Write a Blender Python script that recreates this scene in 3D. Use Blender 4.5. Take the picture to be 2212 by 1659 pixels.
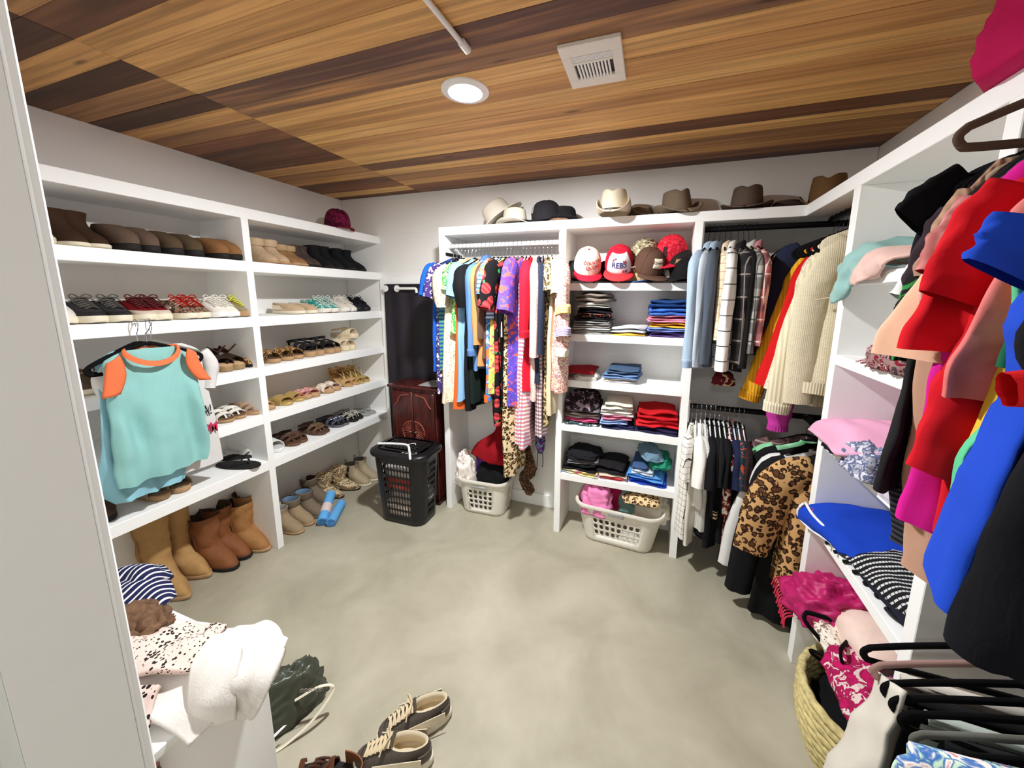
import bpy, bmesh, math, random
import numpy as np
from mathutils import Vector, Matrix, noise
for o in list(bpy.data.objects): bpy.data.objects.remove(o)
SC = bpy.context.scene
COL = SC.collection
PI = math.pi
# ------------------------------------------------------------------ camera
F_PX, PCX, PCY, CAMH = 797.5, 35.68, -56.197, 1.65
_p, _y, _r = [math.radians(a) for a in (9.466, 19.386, 0.474)]
FW = np.array([-math.sin(_y)*math.cos(_p), math.cos(_y)*math.cos(_p), -math.sin(_p)])
_rt = np.array([math.cos(_y), math.sin(_y), 0.]); _up = np.cross(_rt, FW)
RT = math.cos(_r)*_rt + math.sin(_r)*_up
UP = -math.sin(_r)*_rt + math.cos(_r)*_up
CAM = np.array([0, 0, CAMH])
cd = bpy.data.cameras.new('camera'); cam = bpy.data.objects.new('camera', cd); COL.objects.link(cam)
cd.sensor_fit = 'HORIZONTAL'; cd.sensor_width = 36; cd.lens = 36*F_PX/2212
cd.shift_x = -PCX/2212; cd.shift_y = PCY/2212; cd.clip_start = .02
cam.matrix_world = Matrix(((RT[0], UP[0], -FW[0], 0), (RT[1], UP[1], -FW[1], 0), (RT[2], UP[2], -FW[2], CAMH), (0, 0, 0, 1)))
SC.camera = cam
# a point of the photograph carried out to a real plane of the room
def ray(u, v): return FW + RT*(u-1106-PCX)/F_PX - UP*(v-829.5-PCY)/F_PX
def on(ax, val, u, v):
    d = ray(u, v); return CAM + d*((val-CAM[ax])/d[ax])
def ox(val, u, v): return on(0, val, u, v)
def oy(val, u, v): return on(1, val, u, v)
def oz(val, u, v): return on(2, val, u, v)
def pj(P):
    d = np.array(P)-CAM; z = d@FW; return 1106+PCX+F_PX*(d@RT)/z, 829.5+PCY-F_PX*(d@UP)/z
def y_at(u, x, z):                       # y of the point (x, y, z) standing at column u
    a, b = .3, 2.7
    for _ in range(40):
        m = (a+b)/2
        if pj((x, m, z))[0] < u: a = m
        else: b = m
    return a
# ------------------------------------------------------------------ light
SC.view_settings.view_transform = 'Standard'; SC.view_settings.look = 'None'
SC.view_settings.gamma = 1; SC.view_settings.use_curve_mapping = False
SC.view_settings.exposure = 0.97
SC.cycles.max_bounces = 14; SC.cycles.diffuse_bounces = 9
w = bpy.data.worlds.new('world'); SC.world = w; w.use_nodes = True
w.node_tree.nodes['Background'].inputs[0].default_value = (.9, .95, 1, 1)
w.node_tree.nodes['Background'].inputs[1].default_value = .25
LAMP = (-.777, 1.431)
def area(name, loc, size, power, col, rot=(0, 0, 0), shape='DISK'):
    l = bpy.data.lights.new(name, 'AREA'); l.shape = shape; l.size = size; l.energy = power; l.color = col
    o = bpy.data.objects.new(name, l); o.location = loc; o.rotation_euler = rot; COL.objects.link(o); return o
area('recessed_lamp_light', (LAMP[0], LAMP[1], 2.428), .11, 27, (.965, .99, 1))
area('hall_fill_light', (-.15, -1.2, 2.40), .25, 8, (.97, .99, 1))  # unseen fill light, added behind the camera to brighten jamb and shaded walls
# ------------------------------------------------------------------ room sizes
XL, XLW, YB, YBW, XR, XRW, ZC = -2.261, -2.63, 2.319, 2.611, .667, 1.043, 2.449
LZ = [2.135, 1.838, 1.518, 1.212, .918, .615]        # left unit: tops of boards
LTH = .060
BZ = [2.118, 1.735, 1.415, 1.112, .805, .452]        # back unit
RZ = [2.118, 1.742, 1.433, 1.087, .735, .37]         # right unit
# ------------------------------------------------------------------ objects
def mesh(name, vf, smooth=40):
    V, F = vf
    me = bpy.data.meshes.new(name)
    me.from_pydata([tuple(map(float, v)) for v in V], [], F)
    if smooth:
        me.polygons.foreach_set('use_smooth', [True]*len(F))
        if smooth < 180: me.set_sharp_from_angle(angle=math.radians(smooth))
    me.update(); return me
def put(name, vf, m, parent=None, smooth=40, loc=None, rot=None):
    me = vf if isinstance(vf, bpy.types.Mesh) else mesh(name, vf, smooth)
    if m is not None and len(me.materials) == 0: me.materials.append(m)
    o = bpy.data.objects.new(name, me); COL.objects.link(o)
    if parent is not None: o.parent = parent
    if loc is not None: o.location = [float(a) for a in loc]
    if rot is not None: o.rotation_euler = rot
    return o
def tag(o, label, cat, group=None):
    o['label'] = label; o['category'] = cat
    if group: o['group'] = group
    return o
def thing(name, label, cat, loc=(0, 0, 0), rot=(0, 0, 0), group=None):
    o = bpy.data.objects.new(name, None); COL.objects.link(o); o.empty_display_size = .05
    o.location = [float(a) for a in loc]; o.rotation_euler = rot
    return tag(o, label, cat, group)
def struct(name, vf, m, smooth=0, parent=None):
    o = put(name, vf, m, parent, smooth)
    if parent is None: o['kind'] = 'structure'
    return o
def clone(root, loc, rot, label, group=None):
    r = root.copy(); COL.objects.link(r); r.location = [float(a) for a in loc]; r.rotation_euler = rot; r['label'] = label
    if group: r['group'] = group
    for ch in list(root.children):
        c = ch.copy(); COL.objects.link(c); c.parent = r
        for g in list(ch.children):
            d = g.copy(); COL.objects.link(d); d.parent = c
    return r
# ------------------------------------------------------------------ geometry
def merge(*L):
    V, F = [], []
    for v, f in L:
        n = len(V); V += [tuple(a) for a in v]; F += [tuple(i+n for i in q) for q in f]
    return V, F
def box(x0, x1, y0, y1, z0, z1):
    V = [(x0, y0, z0), (x1, y0, z0), (x1, y1, z0), (x0, y1, z0), (x0, y0, z1), (x1, y0, z1), (x1, y1, z1), (x0, y1, z1)]
    return V, [(3, 2, 1, 0), (4, 5, 6, 7), (0, 1, 5, 4), (1, 2, 6, 5), (2, 3, 7, 6), (3, 0, 4, 7)]
def bbox(x0, x1, y0, y1, z0, z1, b=.002, seg=1):
    bm = bmesh.new(); V, F = box(x0, x1, y0, y1, z0, z1)
    vs = [bm.verts.new(v) for v in V]
    for f in F: bm.faces.new([vs[i] for i in f])
    bmesh.ops.bevel(bm, geom=bm.edges[:], offset=b, segments=seg, affect='EDGES', profile=.5)
    bm.verts.index_update()
    r = [tuple(v.co) for v in bm.verts], [tuple(v.index for v in f.verts) for f in bm.faces]
    bm.free(); return r
def loft(rings, closed=True, cap0=False, cap1=False):
    n = len(rings[0]); V = [tuple(p) for r in rings for p in r]; F = []
    for i in range(len(rings)-1):
        for j in range(n if closed else n-1):
            k = (j+1) % n; F.append((i*n+j, i*n+k, (i+1)*n+k, (i+1)*n+j))
    if cap0: F.append(tuple(range(n-1, -1, -1)))
    if cap1: F.append(tuple((len(rings)-1)*n+j for j in range(n)))
    return V, F
def catmull(P, n):
    P = [np.array(p, float) for p in P]
    if len(P) < 3: return [P[0]+(P[-1]-P[0])*i/(n-1) for i in range(n)]
    Q = [2*P[0]-P[1]]+P+[2*P[-1]-P[-2]]; out = []
    for i in range(n):
        t = i/(n-1)*(len(P)-1); k = min(int(t), len(P)-2); t -= k
        a, b, c, d = Q[k:k+4]
        out.append(.5*(2*b+(c-a)*t+(2*a-5*b+4*c-d)*t*t+(3*b-a-3*c+d)*t**3))
    return out
def tube(path, r, n=8, smooth=0, flat=1., closed=False, caps=True, up=(0, 0, 1)):
    P = [np.array(p, float) for p in path]
    if smooth: P = catmull(P, smooth)
    rs = r if hasattr(r, '__len__') else [r]*len(P)
    if len(rs) != len(P): rs = np.interp(np.linspace(0, 1, len(P)), np.linspace(0, 1, len(rs)), rs)
    rings = []
    for i, p in enumerate(P):
        if closed: t = P[(i+1) % len(P)]-P[i-1]
        else: t = P[min(i+1, len(P)-1)]-P[max(i-1, 0)]
        t = t/(np.linalg.norm(t)+1e-9)
        a = np.array(up, float)
        if abs(t@a) > .93: a = np.array([1., 0, 0]) if abs(t[0]) < .9 else np.array([0, 1., 0])
        s = np.cross(t, a); s /= np.linalg.norm(s); b = np.cross(s, t)
        rings.append([p+rs[i]*(math.cos(k*2*PI/n)*s+flat*math.sin(k*2*PI/n)*b) for k in range(n)])
    if closed: rings.append(rings[0])
    return loft(rings, True, caps and not closed, caps and not closed)
def lathe(prof, n=20):
    return loft([[(r*math.cos(k*2*PI/n), r*math.sin(k*2*PI/n), z) for k in range(n)] for r, z in prof], True, prof[0][0] > 1e-4, prof[-1][0] > 1e-4)
def move(vf, d=(0, 0, 0), rot=None, s=None):
    V = np.array(vf[0], float)
    if s is not None: V = V*np.array(s)
    if rot is not None: V = V@np.array(Matrix.Rotation(rot[0], 3, rot[1])).T
    return [tuple(v) for v in V+np.array(d, float)], vf[1]
def nz(x, y, z, s=1.): return noise.noise(Vector((float(x)*s, float(y)*s, float(z)*s)))
def sheet(G, th):
    """closed cloth sheet of thickness th over a grid of points"""
    G = np.array(G, float); n, m = G.shape[:2]
    du = np.gradient(G, axis=0); dv = np.gradient(G, axis=1)
    N = np.cross(du, dv); N /= (np.linalg.norm(N, axis=2, keepdims=True)+1e-9)
    A = G+N*th/2; B = G-N*th/2
    V = [tuple(p) for p in A.reshape(-1, 3)]+[tuple(p) for p in B.reshape(-1, 3)]; o = n*m; F = []
    for i in range(n-1):
        for j in range(m-1):
            a, b, c, d = i*m+j, i*m+j+1, (i+1)*m+j+1, (i+1)*m+j
            F += [(d, c, b, a), (a+o, b+o, c+o, d+o)]
    for i in range(n-1):
        a, d = i*m, (i+1)*m; F.append((a, a+o, d+o, d))
        a, d = i*m+m-1, (i+1)*m+m-1; F.append((d, d+o, a+o, a))
    for j in range(m-1):
        a, b = j, j+1; F.append((b, b+o, a+o, a))
        a, b = (n-1)*m+j, (n-1)*m+j+1; F.append((a, a+o, b+o, b))
    return V, F
def patch(C, nu, nv, th=.006, wr=.01, ws=9., seed=0, hem=0.):
    """cloth through a grid of control points, with wrinkles along its normals"""
    rows = [catmull(r, nv) for r in C]
    G = np.array([catmull([rows[i][j] for i in range(len(rows))], nu) for j in range(nv)]).transpose(1, 0, 2)
    du = np.gradient(G, axis=0); dv = np.gradient(G, axis=1)
    N = np.cross(du, dv); N /= (np.linalg.norm(N, axis=2, keepdims=True)+1e-9)
    for i in range(nu):
        for j in range(nv):
            p = G[i, j]; a = nz(p[0]+seed*3.1, p[1], p[2]+seed, ws); b = nz(p[0], p[1]+seed*1.7, p[2], ws*2.3)
            G[i, j] = p+N[i, j]*wr*((1-2.2*abs(a))+.45*b)
    return sheet(G, th)
# ------------------------------------------------------------------ materials
def lin(c):
    if max(c) > 1: c = [a/255 for a in c]
    return tuple((a/12.92 if a <= .04045 else ((a+.055)/1.055)**2.4) for a in c[:3])+(1,)
class NT:
    def __init__(s, name, rough=.85, spec=.25, metal=0.):
        s.m = bpy.data.materials.new(name); s.m.use_nodes = True; s.t = s.m.node_tree
        s.b = s.t.nodes['Principled BSDF']; s.b.inputs['Roughness'].default_value = rough
        s.b.inputs['Specular IOR Level'].default_value = spec; s.b.inputs['Metallic'].default_value = metal
        s.co = s.t.nodes.new('ShaderNodeTexCoord').outputs['Object']
    def set(s, sock, v):
        if hasattr(v, 'links') or isinstance(v, bpy.types.NodeSocket): s.t.links.new(v, sock)
        else: sock.default_value = v
    def n(s, ty, **k):
        nd = s.t.nodes.new('ShaderNode'+ty)
        for a, v in k.items():
            if a in nd.bl_rna.properties and a not in nd.inputs: setattr(nd, a, v)
        for a, v in k.items():
            if a in nd.inputs: s.set(nd.inputs[a], v)
        return nd
    def math(s, op, a, b=0., c=0.):
        nd = s.t.nodes.new('ShaderNodeMath'); nd.operation = op
        s.set(nd.inputs[0], a); s.set(nd.inputs[1], b); s.set(nd.inputs[2], c); return nd.outputs[0]
    def mix(s, f, a, b, bt='MIX'):
        nd = s.t.nodes.new('ShaderNodeMix'); nd.data_type = 'RGBA'; nd.blend_type = bt
        s.set(nd.inputs[0], f); s.set(nd.inputs[6], a); s.set(nd.inputs[7], b); return nd.outputs[2]
    def ramp(s, f, stops, interp='LINEAR'):
        nd = s.t.nodes.new('ShaderNodeValToRGB'); nd.color_ramp.interpolation = interp
        e = nd.color_ramp.elements
        while len(e) < len(stops): e.new(.5)
        for el, (p, c) in zip(e, stops): el.position = p; el.color = c
        s.set(nd.inputs[0], f); return nd.outputs[0]
    def noise(s, scale, detail=3., vec=None, dist=0., rough=.5):
        return s.n('TexNoise', Scale=scale, Detail=detail, Vector=vec or s.co, Distortion=dist, Roughness=rough).outputs[0]
    def vor(s, scale, vec=None, feature='F1', rnd=1.):
        return s.n('TexVoronoi', feature=feature, Scale=scale, Vector=vec or s.co, Randomness=rnd).outputs
    def sep(s, vec=None):
        return s.n('SeparateXYZ', Vector=vec or s.co).outputs
    def mapping(s, scale=(1, 1, 1), rot=(0, 0, 0), loc=(0, 0, 0)):
        return s.n('Mapping', Vector=s.co, Scale=scale, Rotation=rot, Location=loc).outputs[0]
    def bump(s, h, strength=.3, dist=.002):
        nd = s.n('Bump', Strength=strength, Distance=dist, Height=h); s.t.links.new(nd.outputs[0], s.b.inputs['Normal'])
    def col(s, c): s.set(s.b.inputs['Base Color'], c); return s.m
_mc = {}
def fab(kind, *cols, s=1., rough=.9, name=None):
    key = (kind, cols, s, rough)
    if key in _mc: return _mc[key]
    N = NT(name or 'fabric_'+kind, rough, .18); C = [lin(c) for c in cols]; x = N.sep()
    x = [x[0], x[1], x[2], N.math('ADD', x[0], x[1])]
    fine = N.noise(420, 2); soft = N.noise(9*s, 3)
    dark = lambda c, k=.8: (c[0]*k, c[1]*k, c[2]*k, 1)
    h = fine
    line = lambda ax, f, wd, ph=0.: N.math('LESS_THAN', N.math('FRACT', N.math('MULTIPLY_ADD', x[ax], f, ph)), wd)
    if kind == 'plain':
        c = N.mix(soft, dark(C[0], .84), C[0])
    elif kind == 'knit':                       # upright ribs
        wv = N.n('TexWave', wave_type='BANDS', bands_direction='X', Scale=26*s, Distortion=.5, Vector=N.co).outputs[1]
        c = N.mix(wv, dark(C[0], .74), C[0]); h = wv
    elif kind == 'waffle':
        a = N.n('TexWave', wave_type='BANDS', bands_direction='X', Scale=48*s, Distortion=.3, Vector=N.co).outputs[1]
        b = N.n('TexWave', wave_type='BANDS', bands_direction='Z', Scale=60*s, Distortion=.3, Vector=N.co).outputs[1]
        h = N.math('MULTIPLY', a, b); c = N.mix(h, dark(C[0], .8), C[0])
    elif kind == 'hstripe':                    # stripes across the width
        c = N.mix(line(2, 40*s, .5), C[0], C[1])
    elif kind == 'vstripe':
        c = N.mix(line(0, 40*s, .3), C[0], C[1])
    elif kind == 'wstripe':                    # woven stripes, slightly broken
        v = N.math('ADD', N.math('MULTIPLY', x[1], 26*s), N.math('MULTIPLY', N.noise(30, 2), .5))
        a = N.math('LESS_THAN', N.math('FRACT', v), .38)
        b = N.math('GREATER_THAN', N.math('FRACT', N.math('MULTIPLY', x[0], 60*s)), .2)
        c = N.mix(N.math('MULTIPLY', a, b), C[0], C[1])
    elif kind == 'gingham':
        a = line(3, 32*s, .5); b = line(2, 32*s, .5)
        c = N.mix(N.math('MULTIPLY', a, .55), C[0], C[1]); c = N.mix(N.math('MULTIPLY', b, .7), c, C[2])
    elif kind == 'window':
        a = line(3, 15*s, .06); b = line(2, 15*s, .06); y = a
        c = N.mix(N.math('MAXIMUM', N.math('MAXIMUM', a, b), y), C[0], C[1])
    elif kind == 'plaid':
        a = line(3, 12*s, .5); b = line(2, 9*s, .5); d = line(2, 9*s, .07, .4); y = line(3, 12*s, .08, .2)
        c = N.mix(N.math('MULTIPLY', a, .5), C[0], C[1]); c = N.mix(N.math('MULTIPLY', b, .55), c, C[1])
        c = N.mix(N.math('MAXIMUM', d, y), c, C[2])
    elif kind == 'leopard':
        nv = N.n('TexNoise', Scale=20*s, Detail=1., Vector=N.co).outputs[1]
        vm = N.t.nodes.new('ShaderNodeVectorMath'); vm.operation = 'MULTIPLY_ADD'
        N.set(vm.inputs[0], nv); vm.inputs[1].default_value = (.02/s,)*3; N.set(vm.inputs[2], N.co)
        d = N.vor(38*s, vm.outputs[0], rnd=.9)[0]; gap = N.noise(45*s, 1)
        ring = N.ramp(d, [(0, C[2]), (.30, C[2]), (.34, C[1]), (.50, C[1]), (.54, C[0])], 'CONSTANT')
        c = N.mix(N.math('GREATER_THAN', gap, .62), ring, C[0])
    elif kind == 'rose':
        v = N.vor(13*s, rnd=.75); d = v[0]
        pet = N.n('TexWave', wave_type='RINGS', rings_direction='SPHERICAL', Scale=9*s, Distortion=9., Vector=N.co).outputs[1]
        red = N.mix(pet, C[1], dark(C[1], .3)); g = N.math('LESS_THAN', N.vor(17*s, N.mapping((1, 1, 1), loc=(.4, .2, .1)))[0], .22)
        base = N.mix(g, C[0], C[2]); c = N.mix(N.math('LESS_THAN', d, .47), base, red)
    elif kind == 'blotch':
        f = N.noise(22*s, 3, dist=1.2)
        st = [(0, C[0])]+[(.43+.13*i/max(1, len(C)-2), k) for i, k in enumerate(C[1:])]
        c = N.ramp(f, st, 'CONSTANT')
    elif kind == 'camo':
        f = N.noise(16*s, 2, dist=2.); g = N.noise(21*s, 2, N.mapping(loc=(3, 1, 7)), 2.)
        c = N.mix(N.math('GREATER_THAN', f, .53), C[0], C[1]); c = N.mix(N.math('GREATER_THAN', g, .56), c, C[2])
    elif kind == 'tweed':
        v = N.vor(150*s)[1]; g = N.sep(v)[0]
        st = [(i/len(C), k) for i, k in enumerate(C)]; c = N.ramp(g, st, 'CONSTANT'); h = N.vor(150*s)[0]
    elif kind == 'lace':
        v = N.vor(95*s)[0]; c = N.mix(N.math('LESS_THAN', v, .3), C[0], C[1]); h = v
    elif kind == 'snake':
        v = N.vor(85*s)[0]; g = N.noise(16*s, 2); h = v
        c = N.mix(N.math('LESS_THAN', v, N.math('MULTIPLY', N.math('SUBTRACT', g, .22), 1.15)), C[0], C[1])
    elif kind == 'denim':
        f = N.noise(160, 2, N.mapping((1, 1, .12))); c = N.mix(f, dark(C[0], .75), C[0]); c = N.mix(N.math('MULTIPLY', soft, .5), c, C[-1])
    elif kind == 'dye':
        f = N.noise(6*s, 2, dist=2.5); st = [(.3+.4*i/max(1, len(C)-1), k) for i, k in enumerate(C)]
        c = N.ramp(f, st, 'EASE')
    elif kind == 'fur':
        f = N.noise(70*s, 4, N.mapping((1, 1, .3)), 1.); c = N.mix(f, C[0], C[-1]); h = f
    elif kind == 'crochet':
        h = N.vor(70*s)[0]; c = N.mix(h, dark(C[0], .55), C[0])
    else:
        c = C[0]
    N.bump(h, .5 if kind in ('knit', 'waffle', 'crochet', 'fur', 'tweed') else .25, .003 if kind in ('knit', 'waffle', 'crochet', 'fur') else .001)
    _mc[key] = N.col(c); return _mc[key]
def plain(name, c, rough=.5, spec=.4, metal=0., var=.06, bs=0., sc=60.):
    key = ('P', name, tuple(c), rough, metal)
    if key in _mc: return _mc[key]
    N = NT(name, rough, spec, metal); k = lin(c); f = N.noise(sc, 3)
    cc = N.mix(f, tuple(a*(1-var) for a in k[:3])+(1,), tuple(min(1, a*(1+var)) for a in k[:3])+(1,))
    if bs: N.bump(f, bs, .002)
    _mc[key] = N.col(cc); return _mc[key]
def leather(c, rough=.6): return plain('leather', c, rough, .35, var=.22, bs=.25, sc=45.)
def suede(c): return plain('suede', c, .95, .1, var=.18, bs=.2, sc=30.)
PAINT = plain('white_paint', (246, 247, 246), .55, .3, var=.015, bs=.05, sc=25.)
WALLP = plain('wall_paint', (238, 237, 234), .7, .2, var=.02, bs=.06, sc=40.)
CHROME = plain('chrome', (200, 200, 202), .2, .5, 1.)
BLACKM = plain('black_metal', (28, 28, 30), .4, .4, .6)
WHITEP = plain('white_plastic', (232, 232, 230), .35, .45)
BLACKP = plain('black_plastic', (17, 17, 20), .35, .45)
RUB_W = plain('cream_rubber', (226, 218, 196), .7, .25)
RUB_B = plain('dark_rubber', (34, 31, 30), .75, .25)
RUB_T = plain('tan_rubber', (176, 142, 104), .7, .25)
# ------------------------------------------------------------------ room shell
def concrete():
    N = NT('concrete_floor', .5, .35); a = N.noise(2.2, 5, dist=.6); b = N.noise(14, 5); c = N.noise(90, 3)
    col = N.ramp(a, [(.25, lin((152, 146, 127))), (.5, lin((175, 169, 149))), (.72, lin((192, 186, 167)))])
    col = N.mix(N.math('MULTIPLY', b, .3), col, lin((132, 126, 109))); col = N.mix(N.math('GREATER_THAN', c, .72), col, lin((190, 186, 170)))
    fl = N.vor(3.1)[0]; col = N.mix(N.math('LESS_THAN', fl, .018), col, lin((226, 224, 214)))
    N.bump(c, .12, .001); return N.col(col)
struct('floor', box(XLW-.1, XRW+.1, -2.3, YBW+.1, -.08, 0), concrete())
def wall(name, axis, val, a0, a1, z0, z1, out):
    """base slab behind horizontal wall boards with recessed joints"""
    d = .012*out
    def bx(p0, p1, q0, q1, r0, r1):
        lo, hi = min(p0, p1), max(p0, p1)
        return (bbox if p1 is not None else box)(lo, hi, q0, q1, r0, r1, .0012) if axis == 0 else bbox(q0, q1, lo, hi, r0, r1, .0012)
    f = box(min(val+d, val+d*9), max(val+d, val+d*9), a0, a1+.1, z0-.02, z1+.08) if axis == 0 else box(a0-.02, a1+.02, min(val+d, val+d*9), max(val+d, val+d*9), z0-.02, z1+.08)
    w_ = struct(name, f, plain('wall_joint', (150, 147, 141), .8))
    zs = [z1]
    while zs[-1]-.3 > z0+.05: zs.append(zs[-1]-.3)
    zs.append(z0)
    for t, b in zip(zs, zs[1:]): put('wall_board', bx(val, val+d, a0, a1, b, t), WALLP, w_, 0)
wall('wall_left', 0, XLW, .19, YBW, 0, ZC, -1)
wall('wall_back', 1, YBW, XLW, XRW, 0, ZC, 1)
wall('wall_right', 0, XRW, .19, YBW, 0, ZC, 1)
struct('wall_front', merge(box(XLW, -.854, .19, .285, 0, ZC), box(-.854, .42, .19, .285, 2.06, ZC), box(.42, XRW, .19, .285, 0, ZC)), WALLP)
struct('trim_1', bbox(-.93, -.854, .288, .302, 0, 2.10, .003), PAINT)
struct('trim_2', merge(box(-.853, -.85, .17, .285, 0, 2.06), box(-.95, -.852, .17, .19, 0, 2.12)), PAINT)
struct('wall_hall', merge(box(-2.73, -2.63, -2.3, .19, 0, 2.45), box(1.05, 1.15, -2.3, .19, 0, 2.45), box(-2.73, 1.15, -2.4, -2.3, 0, 2.45)), WALLP)
struct('ceiling_hall', box(-2.73, 1.15, -2.4, .19, 2.45, 2.5), PAINT)
ceil = struct('ceiling', box(XLW-.1, XRW+.1, .15, YBW+.1, ZC+.012, ZC+.08), plain('ceiling_backing', (40, 30, 24), .9))
def wood(i, c1, c2, c3):
    c1, c2, c3 = [[min(250, v*q+8) for v, q in zip(c, (1.18, 1.11, .96))] for c in (c1, c2, c3)]
    N = NT('plank_wood', .55, .3)
    oi = N.t.nodes.new('ShaderNodeObjectInfo').outputs['Random']
    sh = N.n('CombineXYZ', X=N.math('MULTIPLY', oi, 37.), Y=N.math('MULTIPLY', oi, 11.), Z=0.).outputs[0]
    vm = N.t.nodes.new('ShaderNodeVectorMath'); vm.operation = 'ADD'; N.set(vm.inputs[0], N.co); N.set(vm.inputs[1], sh)
    def mp(sx, sy): return N.n('Mapping', Vector=vm.outputs[0], Scale=(sx, sy, 1)).outputs[0]
    g = N.noise(1., 5, mp(1.1, 55), .7, .6); broad = N.noise(1., 2, mp(.9, 16), .8); fine = N.noise(1., 3, mp(7, 210))
    c = N.ramp(broad, [(.28, lin(c2)), (.5, lin(c1)), (.74, lin(c3))])
    c = N.mix(N.math('MULTIPLY', N.ramp(g, [(.42, (0, 0, 0, 1)), (.68, (1, 1, 1, 1))]), .72), c, lin([k*.62 for k in c1]))
    c = N.mix(N.math('MULTIPLY', fine, .28), c, lin([k*.7 for k in c1]))
    kn = N.vor(1., mp(1.6, 7))[0]; c = N.mix(N.ramp(kn, [(.035, (.75, .75, .75, 1)), (.09, (0, 0, 0, 1))]), c, lin((58, 34, 20)))
    N.bump(fine, .1, .001); return N.col(c)
WD = {'t': wood(0, (174, 136, 92), (146, 110, 72), (190, 154, 106)), 'l': wood(1, (190, 154, 106), (166, 128, 86), (206, 174, 126)),
      'y': wood(2, (196, 162, 112), (160, 122, 78), (208, 180, 128)), 'm': wood(3, (142, 108, 76), (110, 80, 58), (162, 126, 90)),
      'd': wood(4, (92, 62, 46), (64, 42, 32), (122, 88, 64)), 'k': wood(5, (66, 43, 31), (46, 30, 24), (92, 62, 44)),
      'r': wood(6, (122, 82, 60), (92, 60, 46), (146, 102, 72)), 'g': wood(7, (128, 98, 78), (82, 62, 54), (178, 136, 92)),
      'p': wood(8, (86, 62, 58), (64, 46, 46), (150, 112, 80))}
_rows = [(.19, .34, 'k', 'm'), (.34, .45, 'd', 'm'), (.45, .56, 'd', 'r'), (.56, .665, 'k', 'm'), (.665, .77, 'k', 'd'), (.77, .88, 't', 't'), (.88, .99, 'k', 't'), (.99, 1.11, 'm', 'l'),
         (1.11, 1.22, 'k', 'p'), (1.22, 1.33, 't', 'g'), (1.33, 1.437, 'm', 'l'), (1.437, 1.545, 'r', 't'), (1.545, 1.655, 'd', 'y'), (1.655, 1.76, 'd', 't'),
         (1.76, 1.865, 'd', 'l'), (1.865, 1.98, 't', 'y'), (1.98, 2.09, 'm', 'd'), (2.09, 2.195, 't', 'y'), (2.195, 2.31, 'd', 'm'), (2.31, 2.42, 'r', 't'), (2.42, 2.53, 'y', 'r'), (2.53, YBW, 'd', 'p')]
random.seed(4)
for y0, y1, a, b in _rows:
    for x0, x1, k in ((XLW, -1.82, a), (-1.82, XRW, b)):
        dz = random.uniform(0, .002)
        put('ceiling_plank', move(bbox(0, x1-x0-.0015, 0, y1-y0-.0015, 0, .012, .0012), (0, 0, 0)), WD[k], ceil, 0, (x0, y0, ZC-dz))
# ------------------------------------------------------------------ ceiling fittings
EM = bpy.data.materials.new('lamp_glow'); EM.use_nodes = True
_b = EM.node_tree.nodes['Principled BSDF']; _b.inputs['Emission Color'].default_value = (1, .99, .97, 1); _b.inputs['Emission Strength'].default_value = 180
t = thing('recessed_light', 'round white recessed light glowing in the plank ceiling', 'ceiling light', (LAMP[0], LAMP[1], ZC))
put('trim_ring', lathe([(.062, -.004), (.066, -.012), (.082, -.011), (.093, -.006), (.094, 0)], 40), WHITEP, t)
put('lens', lathe([(0.0001, -.013), (.03, -.0125), (.055, -.009), (.064, -.004)], 40), EM, t)
t = thing('ceiling_vent', 'square white bathroom style exhaust vent cover on the ceiling', 'vent', (-.267, 1.412, ZC), (0, 0, math.radians(1)))
W2, H2 = .1, .122
put('backing', box(-.08, .08, -.1, .1, -.004, -.001), BLACKM, t, 0)
put('frame', merge(bbox(-W2, W2, -H2, -.065, -.014, 0), bbox(-W2, W2, .07, H2, -.014, 0), bbox(-W2, -.066, -.065, .07, -.014, 0), bbox(.066, W2, -.065, .07, -.014, 0), bbox(-.066, .066, -.03, -.018, -.014, 0)), plain('vent_enamel', (232, 228, 218), .5, .4, var=.05), t, 0)
for i in range(4): put('slat', bbox(-.066, .066, -.060+i*.0075, -.0565+i*.0075, -.013, -.003, .0008), PAINT, t, 0)
for i in range(10): put('slat', bbox(-.0565+i*.0116, -.0505+i*.0116, -.018, .07, -.013, -.003, .0008), PAINT, t, 0)
t = thing('conduit', 'thin white conduit running along the ceiling toward the light', 'pipe', (-.642, 1.19, ZC-.012))
put('pipe', tube([(0, 0, 0), (-.004, -.25, 0), (-.006, -.86, 0)], .0085, 10), WHITEP, t)
put('connector', tube([(.001, .012, 0), (.001, -.03, 0)], .013, 10), WHITEP, t)
# ------------------------------------------------------------------ shelving
t = thing('shoe_shelving', 'white two bay shoe shelving along the left wall', 'shelving', (XLW, 1.535, 0))
def rel(vf, o=t): return move(vf, [-a for a in o.location])
put('top_board', rel(bbox(XLW, XL, .66, YBW, LZ[0]-LTH, LZ[0])), PAINT, t, 0)
put('divider', rel(bbox(XLW, XL+.002, 1.515, 1.555, 0, LZ[0]-LTH)), PAINT, t, 0)
put('side_panel', rel(bbox(XLW, XL, .66, .70, 0, LZ[0]-LTH)), PAINT, t, 0)
for z in LZ[1:]:
    put('shelf', rel(bbox(XLW, XL, .70, 1.515, z-LTH, z)), PAINT, t, 0)
    put('shelf', rel(bbox(XLW, XL, 1.555, YBW, z-LTH, z)), PAINT, t, 0)
V = [(-1.49, -1.445), (-.618, -.575), (.155, .198)]
t = thing('closet_unit', 'white closet unit on the back wall with shelves between two hanging bays', 'shelving', (-.6, YBW, 0))
put('top_board', rel(bbox(-1.49, XRW, YB, YBW, BZ[0]-.055, BZ[0]), t), PAINT, t, 0)
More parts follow.
